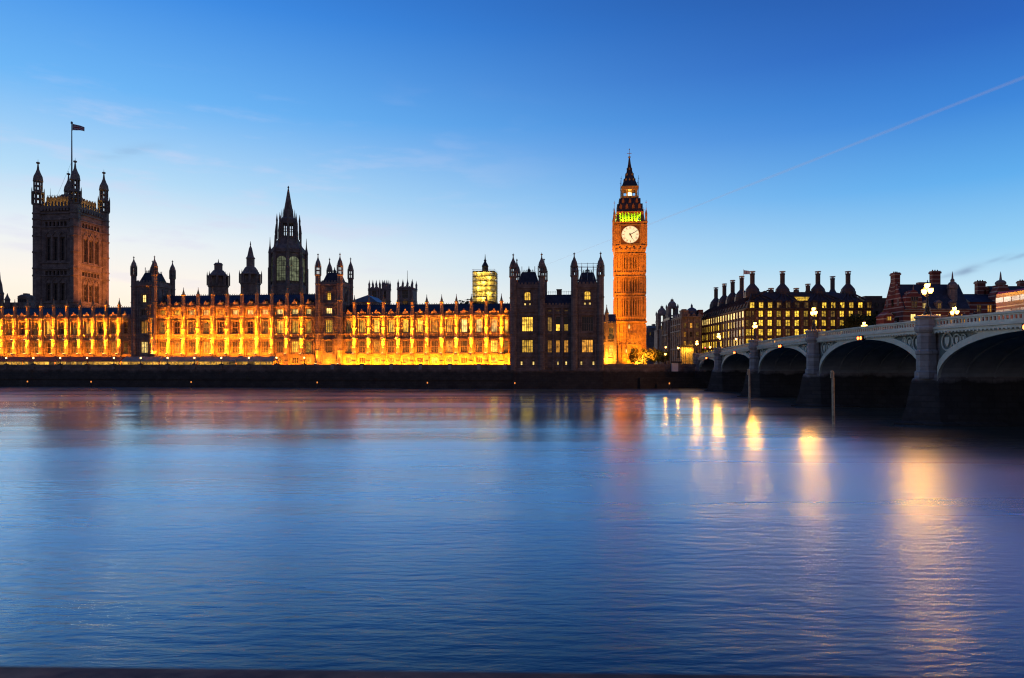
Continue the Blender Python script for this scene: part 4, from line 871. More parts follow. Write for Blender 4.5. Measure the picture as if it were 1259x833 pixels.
# scaffolded turret
def scaffold_turret():
    Y = 325.; X = XW(596.5, Y); z = lambda py: ZP(py, Y); u = Y/F
    t = thing('roof_turret', 'dark pinnacled turret rising out of the yellow-lit scaffold', 'turret', (X, Y, 0), -TH, 'dark turrets on the palace roofs')
    m = MB(); m.frustum(0, 0, [(3.3, 20), (3.3, z(340)), (3.5, z(338)), (2.0, z(334.5))]); m.build('shaft', STONE_P, t)
    m = MB(); m.frustum(0, 0, [(1.5, z(334.5)), (1.5, z(328)), (1.7, z(327.5)), (1.3, z(325)), (.6, z(322)), (.45, z(321)), (.75, z(320.5)), (.3, z(318.5)), (.06, z(312))]); m.build('cap', IRON, t)
    t2 = thing('scaffold', 'yellow-lit sheeted scaffold wrapped round a turret, left of the dark pavilion', 'scaffold', (X, Y, 0), -TH)
    h = 5.1; TUBE = mat('scaffold_tubes', (.20, .19, .17), .5, metal=.3, var=0); 
    m = MB(); z0, z1 = z(372), z(334)
    lv = [z(372), z(366), z(359.5), z(353), z(347), z(341), z(335.5)]
    for q in (h, h-1.2):
        for k in range(6):
            x = -q+2*q*k/5
            for s in (-1, 1): m.tube([(x, s*q, z0), (x, s*q, z1)], .07, 4); m.tube([(s*q, x, z0), (s*q, x, z1)], .07, 4)
    for zz in lv:
        for s in (-1, 1):
            for dz in (0, 1.1): m.tube([(-h-.4, s*h, zz+dz), (h+.4, s*h, zz+dz)], .06, 4); m.tube([(s*h, -h-.4, zz+dz), (s*h, h+.4, zz+dz)], .06, 4)
    m.build('tubes', TUBE, t2)
    m = MB()
    for zz in lv:
        for s in (-1, 1): m.box(-h, h, min(s*h, s*(h-1.2)), max(s*h, s*(h-1.2)), zz-.12, zz+.45); m.box(min(s*h, s*(h-1.2)), max(s*h, s*(h-1.2)), -h+1.21, h-1.21, zz-.12, zz+.45)
    m.build('boards', mat('scaffold_boards', (.25, .17, .08), .8, var=.3), t2)
    sm = bpy.data.materials.new('debris_netting'); sm.use_nodes = True; N = sm.node_tree.nodes; L = sm.node_tree.links; N.clear()
    tr = N.new('ShaderNodeBsdfTranslucent'); tr.inputs[0].default_value = (.7, .6, .3, 1); tp = N.new('ShaderNodeBsdfTransparent'); mx = N.new('ShaderNodeMixShader'); nz = N.new('ShaderNodeTexNoise'); nz.inputs['Scale'].default_value = .5
    tc = N.new('ShaderNodeTexCoord'); L.new(tc.outputs['Object'], nz.inputs[0]); mr = N.new('ShaderNodeMapRange'); mr.inputs[1].default_value = .35; mr.inputs[2].default_value = .6; mr.inputs[3].default_value = .35; mr.inputs[4].default_value = .8; L.new(nz.outputs[0], mr.inputs[0]); L.new(mr.outputs[0], mx.inputs[0])
    L.new(tp.outputs[0], mx.inputs[1]); L.new(tr.outputs[0], mx.inputs[2]); o = N.new('ShaderNodeOutputMaterial'); L.new(mx.outputs[0], o.inputs[0])
    q = h+.12
    for s in range(4):
        m = MB(); n = 10
        for k in range(n):
            a, b = -q+2*q*k/n, -q+2*q*(k+1)/n; wv = lambda x: -q-.05*sin(x*4)
            for i in range(len(lv)-1): m.face([(a, wv(a), lv[i]), (b, wv(b), lv[i]), (b, wv(b), lv[i+1]-.04), (a, wv(a), lv[i+1]-.04)])
        m.build('netting', sm, t2, rotz=s*pi/2)
    for i, zz in enumerate(lv[:-1]):
        for s in (0, 1, 2): lamp('POINT', ([-.1, 2.6, -2.4][(i+s) % 3], [-h+.6, -3.8, -4.2][s], zz+1.7), [420, 220, 140][s], (1, .72, .16), t2, shadow_soft_size=.25)
scaffold_turret()

def rooftop(name, label, cat, px0, px1, top, Y, m_, group=None, steps=()):
    X0, X1 = XW(px0, Y), XW(px1, Y); h = (X1-X0)/2; t = thing(name, label, cat, ((X0+X1)/2, Y, 0), -TH, group); z = lambda py: ZP(py, Y)
    return t, h, z
# far left roofscape
t, h, z = rooftop('roof_turret', 'dark spired turret cut by the left edge of the photo', 'turret', -4, 4, 345, 300., STONE_D, 'dark turrets on the palace roofs')
m = MB(); m.frustum(0, 0, [(1.5, 20), (1.5, z(362)), (1.7, z(361)), (1.2, z(358)), (.9, z(350)), (.3, z(343)), (.05, z(334))]); m.build('shaft', STONE_D, t)
t, h, z = rooftop('roof_turret', 'tiny pinnacle on the skyline between the left edge and a squat block', 'turret', 7, 11, 362, 300., STONE_D, 'dark turrets on the palace roofs')
m = MB(); m.frustum(0, 0, [(1.1, 20), (1.1, z(369)), (1.3, z(368.5)), (.5, z(364)), (.05, z(360))]); m.box(-12, 6, 2, 6, 25, z(371)); m.build('shaft', STONE_D, t)
t, h, z = rooftop('stair_block', 'squat dark rooftop block left of the big square tower', 'building', 21, 33, 360, 305., STONE_D)
m = MB(); m.box(-h, h, 0, 5, 20, z(363.5)); m.box(-h-.2, h+.2, -.2, 5.2, z(366.5), z(366)); m.pyr(-h+.1, h-.1, .1, 4.9, z(363.5), -h*.6, h*.6, 1, 4, z(361.5)); m.box(-h*.4, h*.4, 1.5, 3.5, z(361.5), z(359.8)); m.build('block', STONE_D, t)
m = MB()
for k in range(4): x = (k-1.5)*1.0; m.box(x-.25, x+.25, -.05, -.003, z(371), z(367.5))
m.build('window', DARKG, t)

# far abbey towers
def abbey(px0, px1, top, label, pole, gold):
    Y = 500.; X0, X1 = XW(px0, Y), XW(px1, Y); h = (X1-X0)/2; z = lambda py: ZP(py, Y)
    t = thing('abbey_tower', label, 'tower', ((X0+X1)/2, Y, 0), -TH, 'far abbey towers')
    m = MB(); wall_open(m, -h, h, 7, z(top+10), [(-h*.35, h*.35, z(366), z(top+13))], 0, .8); shell(m, -h, h, 0, 2*h, 7, z(top+10))
    for x in (-.92, -.5, .5, .92): m.box(x*h-.5, x*h+.5, -.7, -.002, 7, z(top+10.5))
    for py in (370, top+12, top+10.4): m.box(-h-.4, h+.4, -.9, 2*h+.3, z(py), z(py)+.6)
    m.build('wall', GREY_ST, t)
    window(t, 0, z(366), h*.7, z(top+13)-z(366), .4, DARKG, GREY_ST, 1, 1, 1.2)
    m = MB(); m.ext([(1.8*cos(k*pi/8), z(371)+1.8*sin(k*pi/8)) for k in range(16)], -.5, -.01); m.build('clock_dial', GOLD, t)
    for sx in (-1, -.33, .33, 1):
        for yy in (0, 2*h):
            m = MB(); m.frustum(sx*(h-.5), yy, [(.75, z(top+10.4)), (.75, z(top+5)), (.9, z(top+4.5)), (.3, z(top+1.5)), (.05, z(top-1.5))], 6); m.build('pinnacle', GREY_ST, t)
    m = MB(); crenels(m, -h, h, -.3, .3, z(top+10.4)+.6, z(top+7.5), 1.6); m.build('parapet', GREY_ST, t)
    if pole: m = MB(); m.tube([(0, h, z(top+10)), (0, h, z(331))], [.25, .12], 6); m.build('flagpole', IRON, t)
abbey(453, 468, 345, 'far grey pinnacled church tower, the left block of the distant pair', False, 0)
abbey(469.5, 478, 345, 'slimmer far church tower with pinnacles, middle of the distant group', False, 1)
abbey(488.5, 508, 344, 'far church tower with a thin flagpole on top', True, 1)
t = thing('hall', 'far hall with a blue-grey pitched roof between the turreted tower and church towers', 'building', (XW(446, 430.), 430, 0), -TH)
Y = 430.; z = lambda py: ZP(py, Y)
m = MB(); m.box(-9, 9, 0, 20, 7, z(371)); m.build('wall', GREY_ST, t)
m = MB(); m.ext([(-9.5, z(371)), (9.5, z(371)), (3.5, z(362.5))], -.5, 20); m.build('roof', mat('blue_lead', (.10, .16, .26), .5, metal=.2, var=.2), t)
t = thing('tree', 'far rounded tree top on the skyline left of the scaffold', 'tree', (XW(574, 420.), 420, 0)); TREE_FAR = t

# ------------------------------------------------------------------ trees
def tree(t, H, cr, czf, n, leaf, seed, bark, lobes=9, size=.5):
    r = random.Random(seed); m = MB()
    m.tube([(0, 0, 0), (.1*cr*.2, 0, H*.25), (0, .1, H*.55)], [H*.028, H*.02, H*.012], 7)
    cl = []
    for k in range(lobes):
        a = r.uniform(0, 2*pi); q = r.uniform(.25, .95)*cr; zz = H*czf+r.uniform(-.5, .75)*cr*.75
        p = Vector((q*cos(a), q*sin(a), zz)); cl.append((p, r.uniform(.32, .55)*cr)); m.tube([(0, 0, H*.32), tuple(p*.5+Vector((0, 0, H*.2))), tuple(p)], [H*.011, H*.007, H*.003], 5)
    m.build('trunk', bark, t)
    m = MB()
    for k in range(n):
        c, rad = r.choice(cl); d = Vector((r.gauss(0, 1), r.gauss(0, 1), r.gauss(0, 1))).normalized(); p = c+d*rad*r.random()**.45
        u = Vector((r.gauss(0, 1), r.gauss(0, 1), r.gauss(0, .6))).normalized(); w = u.cross(Vector((r.random(), r.random(), r.random()))).normalized(); s = size*r.uniform(.6, 1.3)
        m.face([p-u*s, p+w*s*.5, p+u*s, p-w*s*.5])
    m.build('crown', leaf, t)
def leafmat(name, c):
    m = mat(name, c, .7, var=.45, vscale=1.2); nt = m.node_tree; p = nt.nodes['Principled BSDF']; tl = nt.nodes.new('ShaderNodeBsdfTranslucent'); mx = nt.nodes.new('ShaderNodeMixShader'); mx.inputs[0].default_value = .4
    nt.links.new(p.inputs['Base Color'].links[0].from_socket, tl.inputs[0]); o = nt.nodes['Material Output']; nt.links.new(p.outputs[0], mx.inputs[1]); nt.links.new(tl.outputs[0], mx.inputs[2]); nt.links.new(mx.outputs[0], o.inputs[0]); return m
LEAF = leafmat('leaves_dark', (.05, .065, .025)); LEAFY = leafmat('leaves_autumn', (.20, .14, .03)); BARK = mat('bark', (.07, .05, .035), .9, var=.3, vscale=2)
t = TREE_FAR; tree(t, ZP(366, 420.)-2, 6, .86, 700, LEAF, 5, BARK, 8, .8); t.location.z = 2
t = thing('tree', 'golden floodlit tree at the foot of the clock tower', 'tree', (XW(789, 276.), 276, 7)); tree(t, 7.6, 4.6, .52, 3200, LEAFY, 11, BARK, 12, .38)
for k, (dx, dy, zz, e) in enumerate(((-2.5, -5.5, 7.3, 3000), (3.5, -5, 7.3, 2600), (.3, -1, 9.2, 900))):
    lamp('SPOT', (XW(789, 276.)+dx, 276+dy, zz), e*10, (1, .46, .04), None, (XW(789, 276.), 276, 11.5), spot_size=radians(95), spot_blend=.6, shadow_soft_size=.3)
for k, (px, Y, H, cr, lab) in enumerate(((805, 284., 6.5, 3.4, 'small dark tree right of the golden floodlit tree'), (1052, 250., 20, 6.0, 'dark leafy tree before the right end of the office block'), (1074, 252., 21, 6.2, 'dark leafy tree between the office block and the striped brick building'), (1087, 246., 18.5, 4.6, 'dark tree against the left gable of the striped brick building'), (816, 300., 6.5, 3.2, 'small dark tree left of the white kiosk'))):
    t = thing('tree', lab, 'tree', (XW(px, Y), Y, 7)); tree(t, H, cr, .68, 2600 if H > 10 else 1200, LEAF, 20+k, BARK, 13, .5 if H > 10 else .35)

# ------------------------------------------------------------------ terrace: marquees and lamps, river markers
def marquees():
    red = mat('red_canvas', (.34, .12, .09), .85, var=.2, vscale=.6); pale = mat('pale_canvas', (.36, .30, .25), .85, var=.2, vscale=.6); panel = lit_glass('lit_marquee_side', (1, .50, .06), 1.5, .15, 1.3); post = mat('white_post', (.5, .5, .48), .6, var=.1)
    spans = [(-46, -12), (-11, 28), (29, 68), (69, 108), (109, 148), (150, 196), (197, 243), (244, 290), (291, 336)]
    for i, (a, b) in enumerate(spans):
        yb = 3.0; xa, xb = PX(a, yb), PX(b, yb); xc = (xa+xb)/2; h = (xb-xa)/2-.05; wx, wy = PW(xc, yb)
        red_ = i < 5
        lab = (f'red-brown canvas terrace marquee with lit sides, {ORD[i]} from the left edge' if red_ else f'pale canvas terrace marquee with lit sides, {ORD[i-5]} right of the red-brown ones')
        t = thing('marquee', lab, 'marquee', (wx, wy, 7.02), -TH, 'terrace marquees')
        m = MB(); n = 8
        for k in range(n):      # sagging canvas roof
            u0, u1 = k/n, (k+1)/n; x0, x1 = -h+2*h*u0, -h+2*h*u1
            zr = lambda u: 3.75+.32*abs(sin(u*pi*2+i)); ze = lambda u: 2.45-.05*sin(u*pi*8)
            m.face([(x0, -.5, ze(u0)), (x1, -.5, ze(u1)), (x1, 2.2, zr(u1)), (x0, 2.2, zr(u0))]); m.face([(x0, 2.2, zr(u0)), (x1, 2.2, zr(u1)), (x1, 4.6, ze(u1)), (x0, 4.6, ze(u0))])
            m.face([(x0, -.52, ze(u0)-.35), (x1, -.52, ze(u1)-.35), (x1, -.5, ze(u1)), (x0, -.5, ze(u0))])
        for s in (-h, h): m.face([(s, -.5, 2.45), (s, 4.6, 2.45), (s, 2.2, 3.8)])
        m.build('canopy', red if red_ else pale, t)
        n = 6
        for k in range(n):
            x0, x1 = -h+2*h*k/n+.08, -h+2*h*(k+1)/n-.08; m = MB(); m.box(x0, x1, -.30, -.26, .4, 2.1); m.build('side_panel', panel if R.random() < .82 else DIM, t)
        m = MB()
        for k in range(n+1): x = -h+.07+(2*h-.14)*k/n; m.box(x-.06, x+.06, -.35, -.23, 0, 2.5); m.box(x-.06, x+.06, 4.3, 4.42, 0, 2.5)
        m.build('posts', post, t)
marquees()
GLOBE = mat('lamp_globe', (1, .9, .7), .4, var=0, emit=(1, .56, .14), strength=9)
def terrace_lamps():
    base = None
    for i, px in enumerate([7.6, 41, 74, 107, 140, 173, 206, 239, 272, 306, 340, 374]):
        x = PX(px, .1); wx, wy = PW(x, .1)
        t = thing('terrace_lamp', f'globe lamp on the river wall, {ORD[i]} from the left edge', 'lamp', (wx, wy, 8.35), -TH, 'globe lamps on the terrace wall')
        if base is None:
            m = MB(); m.frustum(0, 0, [(.24, 0), (.24, .25), (.09, .4), (.06, 1.7), (.16, 1.75), (.16, 1.85)], 8); a = m.mesh('post', IRON)
            m = MB(); m.frustum(0, 0, [(.12, 1.85), (.24, 1.98), (.27, 2.12), (.22, 2.3), (.06, 2.4)], 10); b = m.mesh('globe', GLOBE); base = (a, b)
        link('post', base[0], t); link('globe', base[1], t)
    for i, px in enumerate([33.7, 112, 235, 390, 525.5, 633, 823]):
        yb = -3.0; wx, wy = PW(PX(px, yb), yb) if px < 700 else (XW(823, 222.), 222.)
        t = thing('river_marker', f'small orange-lit marker post in the river below the wall, {ORD[i]} from the left edge', 'marker', (wx, wy, 0), 0, 'lit marker posts along the river wall')
        m = MB(); m.frustum(0, 0, [(.3, -1), (.3, 1.3), (.12, 1.35), (.12, 1.7)], 8); m.build('post', IRON, t)
        m = MB(); m.frustum(0, 0, [(.16, 1.7), (.2, 1.85), (.2, 2.15), (.08, 2.25)], 8); m.build('lamp_glass', mat('marker_light', (1, .5, .2), .4, var=0, emit=(1, .30, .04), strength=1.0), t)
terrace_lamps()

# ------------------------------------------------------------------ bridge
PHI = .05; BA = 52.7; PIERS = [-22, 17, 54.0, 93.8, 133.6, 171.2, 207.2, 237.2]; BW = 26
def ztop(y): return 14.55-3.05*((y-112)/125)**2
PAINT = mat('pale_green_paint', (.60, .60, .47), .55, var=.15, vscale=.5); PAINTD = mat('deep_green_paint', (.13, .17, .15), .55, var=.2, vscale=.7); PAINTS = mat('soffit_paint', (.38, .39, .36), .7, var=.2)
def bridge():
    t = thing('bridge', 'pale green iron arch bridge on granite piers at right', 'bridge', (BA, 0, 0), -PHI)
    NS = 28
    for si in range(len(PIERS)-1):
        a, b = PIERS[si]+1.7, PIERS[si+1]-1.7; yc = (a+b)/2; L_ = (b-a)/2; zsp = 6.0
        zcr = ztop(yc)-2.25
        def zin(y): return zsp+(zcr-zsp)*sqrt(max(0, 1-((y-yc)/L_)**2))**.92
        ys = [yc-L_*cos(pi*k/NS) for k in range(NS+1)]
        for side in (0, 1):
            X = lambda d: d if side == 0 else BW-d
            # spandrel wall (recessed), arch ring and frame proud of it
            m = MB()
            for k in range(NS):
                y0, y1 = ys[k], ys[k+1]
                m.face([(X(.35), y0, zin(y0)+.3), (X(.35), y1, zin(y1)+.3), (X(.35), y1, ztop(y1)-1.5), (X(.35), y0, ztop(y0)-1.5)])
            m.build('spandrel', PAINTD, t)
            m = MB()
            def offs(y0):
                th = .85; e = 1e-3; ya, yb = max(a+1e-4, y0-.3), min(b-1e-4, y0+.3); ta = Vector((yb-ya, zin(yb)-zin(ya))).normalized(); n = Vector((-ta.y, ta.x)); return (min(b, max(a, y0+n.x*th)), min(ztop(y0)-1.5, zin(y0)+n.y*th) if n.y*th > .12 else zin(y0)+.12)
            for k in range(NS):
                y0, y1 = ys[k], ys[k+1]; o0, o1 = offs(y0), offs(y1)
                q = [(y0, zin(y0)), (y1, zin(y1)), o1, o0]
                m.face([(X(0), u, v) for u, v in q]); m.face([(X(0), u, v) for u, v in (q[3], q[2])]+[(X(.4), u, v) for u, v in (q[2], q[3])])
                m.face([(X(0), q[0][0], q[0][1]), (X(0), q[1][0], q[1][1]), (X(.4), q[1][0], q[1][1]), (X(.4), q[0][0], q[0][1])])
                m.face([(X(.18), y0, min(ztop(y0)-1.5, zin(y0)+.0)), (X(.18), y1, zin(y1)), (X(.18), y1, zin(y1)+.01), (X(.18), y0, zin(y0)+.01)])
            # solid plate above the crown where the spandrel is thin, plus the frame along the top
            for k in range(NS):
                y0, y1 = ys[k], ys[k+1]; f = lambda y: max(ztop(y)-2.3, zin(y)+.5) if abs(y-yc) < L_*.6 else ztop(y)-2.05
                m.face([(X(.12), y0, min(f(y0), zin(y0)+.84) if abs(y0-yc) < L_*.5 else f(y0)), (X(.12), y1, min(f(y1), zin(y1)+.84) if abs(y1-yc) < L_*.5 else f(y1)), (X(.12), y1, ztop(y1)-1.5), (X(.12), y0, ztop(y0)-1.5)])
            m.build('arch_ring', PAINT, t)
            # pierced roundels in the spandrels
            for s in (-1, 1):
                m = MB(); yy = yc+s*(L_-1.9)
                for rr, dz, dy in ((1.15, 3.1, 0), (.8, 3.0, -2.1), (.5, 2.75, -3.55)):
                    cy = yy+s*dy; cz = ztop(cy)-1.6-(dz-1.5); rr = min(rr, abs(ztop(cy)-2.2-(zin(min(max(cy, a), b))+.9))/2+.15) if dy else rr
                    if rr < .2: continue
                    cz = min(cz, ztop(cy)-2.0)
                    pts = [(X(.22), cy+rr*cos(2*pi*k/14), cz+rr*sin(2*pi*k/14)) for k in range(15)]; m.tube(pts, .11, 5)
                    m.ext([(cy-.45*rr, cz+.5*rr), (cy+.45*rr, cz+.5*rr), (cy+.4*rr, cz-.1*rr), (cy, cz-.6*rr), (cy-.4*rr, cz-.1*rr)], X(.2), X(.34), 'x')
                m.build('spandrel_roundel', PAINT, t)
            # cornice and pierced parapet
            m = MB()
            for k in range(NS):
                y0, y1 = ys[k]-(1.7 if k == 0 else 0), ys[k+1]+(1.7 if k == NS-1 else 0)
                for d0, d1, e0, e1 in ((-.45, .5, -1.5, -1.22), (-.30, .4, -1.9, -1.5)):
                    q = [(X(d0), y0, ztop(y0)+e0), (X(d0), y1, ztop(y1)+e0), (X(d0), y1, ztop(y1)+e1), (X(d0), y0, ztop(y0)+e1)]; w = [(X(d1), p[1], p[2]) for p in q]
                    m.face(q); m.face([q[3], q[2], w[2], w[3]]); m.face([q[1], q[0], w[0], w[1]])
            y = a-1.4
            while y < b+1.4: m.box(min(X(-.36), X(-.2)), max(X(-.36), X(-.2)), y, y+.3, ztop(y)-2.05, ztop(y)-1.85); y += .75
            m.build('cornice', PAINT, t)
            m = MB()
            for k in range(NS):
                y0, y1 = ys[k]-(.9 if k == 0 else 0), ys[k+1]+(.9 if k == NS-1 else 0)
                for d0, d1, e0, e1 in ((-.12, .25, -.24, 0), (-.08, .22, -1.22, -1.0)):
                    q = [(X(d0), y0, ztop(y0)+e0), (X(d0), y1, ztop(y1)+e0), (X(d0), y1, ztop(y1)+e1), (X(d0), y0, ztop(y0)+e1)]; w = [(X(d1), p[1], p[2]) for p in q]
                    m.face(q); m.face([q[3], q[2], w[2], w[3]]); m.face([q[1], q[0], w[0], w[1]]); m.face(w[::-1])
            y = a-.6
            while y < b+.6:
                zt = ztop(y); x0, x1 = min(X(0), X(.14)), max(X(0), X(.14)); m.box(x0, x1, y-.13, y+.13, zt-1.0, zt-.24); m.box(x0+.01, x1-.01, y+.13, y+.6, zt-.42, zt-.24); m.box(x0+.01, x1-.01, y+.13, y+.6, zt-1.0, zt-.88); y += .73
            m.build('parapet', PAINT, t)
        # soffit: vault plates and seven ribs
        m = MB()
        for k in range(NS):
            y0, y1 = ys[k], ys[k+1]; m.face([(.4, y0, zin(y0)+.25), (BW-.4, y0, zin(y0)+.25), (BW-.4, y1, zin(y1)+.25), (.4, y1, zin(y1)+.25)])
            for r_ in range(1, 7):
                x = BW*r_/7; m.face([(x, y0, zin(y0)), (x+.25, y0, zin(y0)), (x+.25, y1, zin(y1)), (x, y1, zin(y1))])
                for xx in (x, x+.25): m.face([(xx, y0, zin(y0)), (xx, y1, zin(y1)), (xx, y1, zin(y1)+.24), (xx, y0, zin(y0)+.24)])
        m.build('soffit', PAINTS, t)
        m = MB()
        for k in range(NS):
            y0, y1 = ys[k]-(1.7 if k == 0 else 0), ys[k+1]+(1.7 if k == NS-1 else 0); m.face([(.42, y0, ztop(y0)-1.23), (BW-.42, y0, ztop(y0)-1.23), (BW-.42, y1, ztop(y1)-1.23), (.42, y1, ztop(y1)-1.23)])
        m.build('roadway', GROUND, t)
        m = MB()
        for k in range(NS):
            y0, y1 = ys[k], ys[k+1]
            for xa, xb in ((.42, 4.2), (BW-4.2, BW-.42)): m.face([(xa, y0, ztop(y0)-1.10), (xb, y0, ztop(y0)-1.10), (xb, y1, ztop(y1)-1.10), (xa, y1, ztop(y1)-1.10)]); m.face([(4.2 if xa < 5 else xa, y0, ztop(y0)-1.23), (4.2 if xa < 5 else xa, y1, ztop(y1)-1.23), (4.2 if xa < 5 else xa, y1, ztop(y1)-1.10), (4.2 if xa < 5 else xa, y0, ztop(y0)-1.10)])
        m.build('pavement', PAVE, t)
        for side, X0 in ((0, -.55), (1, BW+.1)):
            m = MB(); m.box(X0, X0+.45, yc-1.0, yc+1.0, ztop(yc)-2.35, ztop(yc)-1.55); g_ = m.build('signal_box', IRON, t)
            for dy in (-.5, .5):
                m = MB(); xx = X0-.08 if side == 0 else X0+.45; m.ext([(yc+dy+.27*cos(k*pi/5), ztop(yc)-1.95+.27*sin(k*pi/5)) for k in range(10)], xx, xx+.08, 'x'); m.build('signal_lamp', mat('red_signal_%d_%d_%d' % (si, side, int(dy > 0)), (.8, .2, .1), .4, var=0, emit=(1, .16, .03), strength=9), g_)
    for pi_, y in enumerate(PIERS):
        m = MB(); zt = ztop(y); hw = 1.7; ab = pi_ in (0, len(PIERS)-1)
        if ab:
            s = -1 if pi_ == 0 else 1; y0, y1 = (y-18, y+hw) if s < 0 else (y-hw, y+18); m.box(-.6, BW+.6, y0, y1, -1, zt-1.25)
            if s > 0:
                m.box(-.6, .2, y+1.8, y1, zt-1.25, zt-.05); m.box(BW-.2, BW+.6, y+1.8, y1, zt-1.25, zt-.05)
        else:
            m.box(.5, BW-.5, y-hw, y+hw, 5.9, zt-1.9)
            # cutwater: pointed at both ends, battered
            def ring(z0, e, nose): return [(-nose, y, z0), (.2, y-hw-e, z0), (BW-.2, y-hw-e, z0), (BW+nose, y, z0), (BW-.2, y+hw+e, z0), (.2, y+hw+e, z0)]
            rs = [ring(-1, .9, 4.9), ring(.25, .9, 4.8), ring(.5, .45, 3.9), ring(2.5, .25, 3.2), ring(5.6, .1, 2.6), ring(6.2, .08, 2.4), ring(6.9, .03, 1.5)]
            for r0, r1 in zip(rs[:-1], rs[1:]):
                for k in range(6): j = (k+1) % 6; m.face([r0[k], r0[j], r1[j], r1[k]])
            m.face(rs[-1])
        m.build('pier', PIERST, t)
        for x in (0, BW):
            m = MB(); s = -1 if x == 0 else 1; cx = x+s*.35
            m.frustum(cx, y, [(1.55, 6.3 if not ab else 0), (1.55, 7.2), (1.35, 7.4), (1.35, 9.6), (1.5, 9.7), (1.5, 10.1), (1.25, 10.25), (1.25, zt-2.0), (1.45, zt-1.8), (1.6, zt-1.4), (1.6, zt-1.1), (1.42, zt-1.0), (1.42, zt+.05), (1.62, zt+.12), (1.62, zt+.38), (1.2, zt+.5)], 8); m.build('pier_shaft', PIERST, t)
    return t
bridge()
def lantern_glass():
    m = bpy.data.materials.new('street_lantern_glass'); m.use_nodes = True; N = m.node_tree.nodes; L = m.node_tree.links; N.clear()
    e = N.new('ShaderNodeEmission'); e.inputs[0].default_value = (1, .42, .07, 1); e.inputs[1].default_value = 18; tp = N.new('ShaderNodeBsdfTransparent'); mx = N.new('ShaderNodeMixShader'); mx.inputs[0].default_value = .6
    L.new(tp.outputs[0], mx.inputs[1]); L.new(e.outputs[0], mx.inputs[2]); o = N.new('ShaderNodeOutputMaterial'); L.new(mx.outputs[0], o.inputs[0]); return m
LAMPM = lantern_glass()
def BWd(x, y): return (BA+x*cos(PHI)+y*sin(PHI), -x*sin(PHI)+y*cos(PHI))
def lamp_mesh():
    m = MB(); m.frustum(0, 0, [(.5, 0), (.5, .35), (.34, .5), (.34, 1.1), (.2, 1.25), (.13, 1.9), (.17, 2.0), (.1, 2.1), (.08, 3.5), (.16, 3.55), (.16, 3.65)], 8)
    m.tube([(0, -.75, 2.95), (0, -.55, 2.65), (0, 0, 2.5), (0, .55, 2.65), (0, .75, 2.95)], .06, 6); post = m.mesh('post', IRON)
    m = MB(); m.frustum(0, 0, [(.14, 0), (.27, .25), (.30, .42), (.24, .55)], 8); gl = m.mesh('lantern', LAMPM)
    m = MB(); m.frustum(0, 0, [(.3, .55), (.16, .72), (.05, .78), (.03, 1.0)], 8); cap = m.mesh('lantern_cap', IRON)
    return post, gl, cap
LM = lamp_mesh()
def lamp_standard(x, y, z, label, group='triple-lantern lamp standards on the bridge', rot=-PHI, three=True, power=11500):
    t = thing('lamp_standard', label, 'street lamp', (x, y, z), rot, group); link('post', LM[0], t)
    for p in ((0, 0, 3.65), (0, -.75, 2.95), (0, .75, 2.95)) if three else ((0, 0, 3.65),):
        l = link('lantern', LM[1], t, p); l.scale = (1.25, 1.25, 1.2); link('lantern_cap', LM[2], l)
    lamp('POINT', (0, 0, 3.98), power, (1, .38, .03), t, shadow_soft_size=.14)
for k, y in enumerate(PIERS[1:]):
    i = len(PIERS)-2-k
    for x, side in ((-.35, 'near'), (BW+.35, 'far')):
        w = BWd(x, y); lamp_standard(w[0], w[1], ztop(y)+.5, f'{ORD[i]} triple-lantern lamp standard from the palace end on the {side} bridge parapet')

# moored piles in the river
PILE = mat('pale_pile', (.50, .43, .27), .8, var=.35, vscale=1.5, bump=.4)
for px, Y, top, lab in ((921, 126., 454.5, 'pale mooring pile standing in the river, the one farther left'), (1024, 95., 456.5, 'taller pale mooring pile standing in the river nearest the big pier')):
    t = thing('mooring_pile', lab, 'mooring post', (XW(px, Y), Y, 0), 0, 'mooring piles in the river'); zt = ZP(top, Y)
    m = MB(); m.tube([(.12, 0, -2), (.05, 0, 3), (0, 0, zt)], [.21, .20, .17], 10); m.build('pile', PILE, t)
    m = MB(); m.frustum(-.12, 0, [(.16, zt-.25), (.2, zt), (.16, zt+.12)], 8); m.box(-.34, -.1, -.08, .08, zt-.9, zt-.2); m.build('pile_cap', PILE, t)

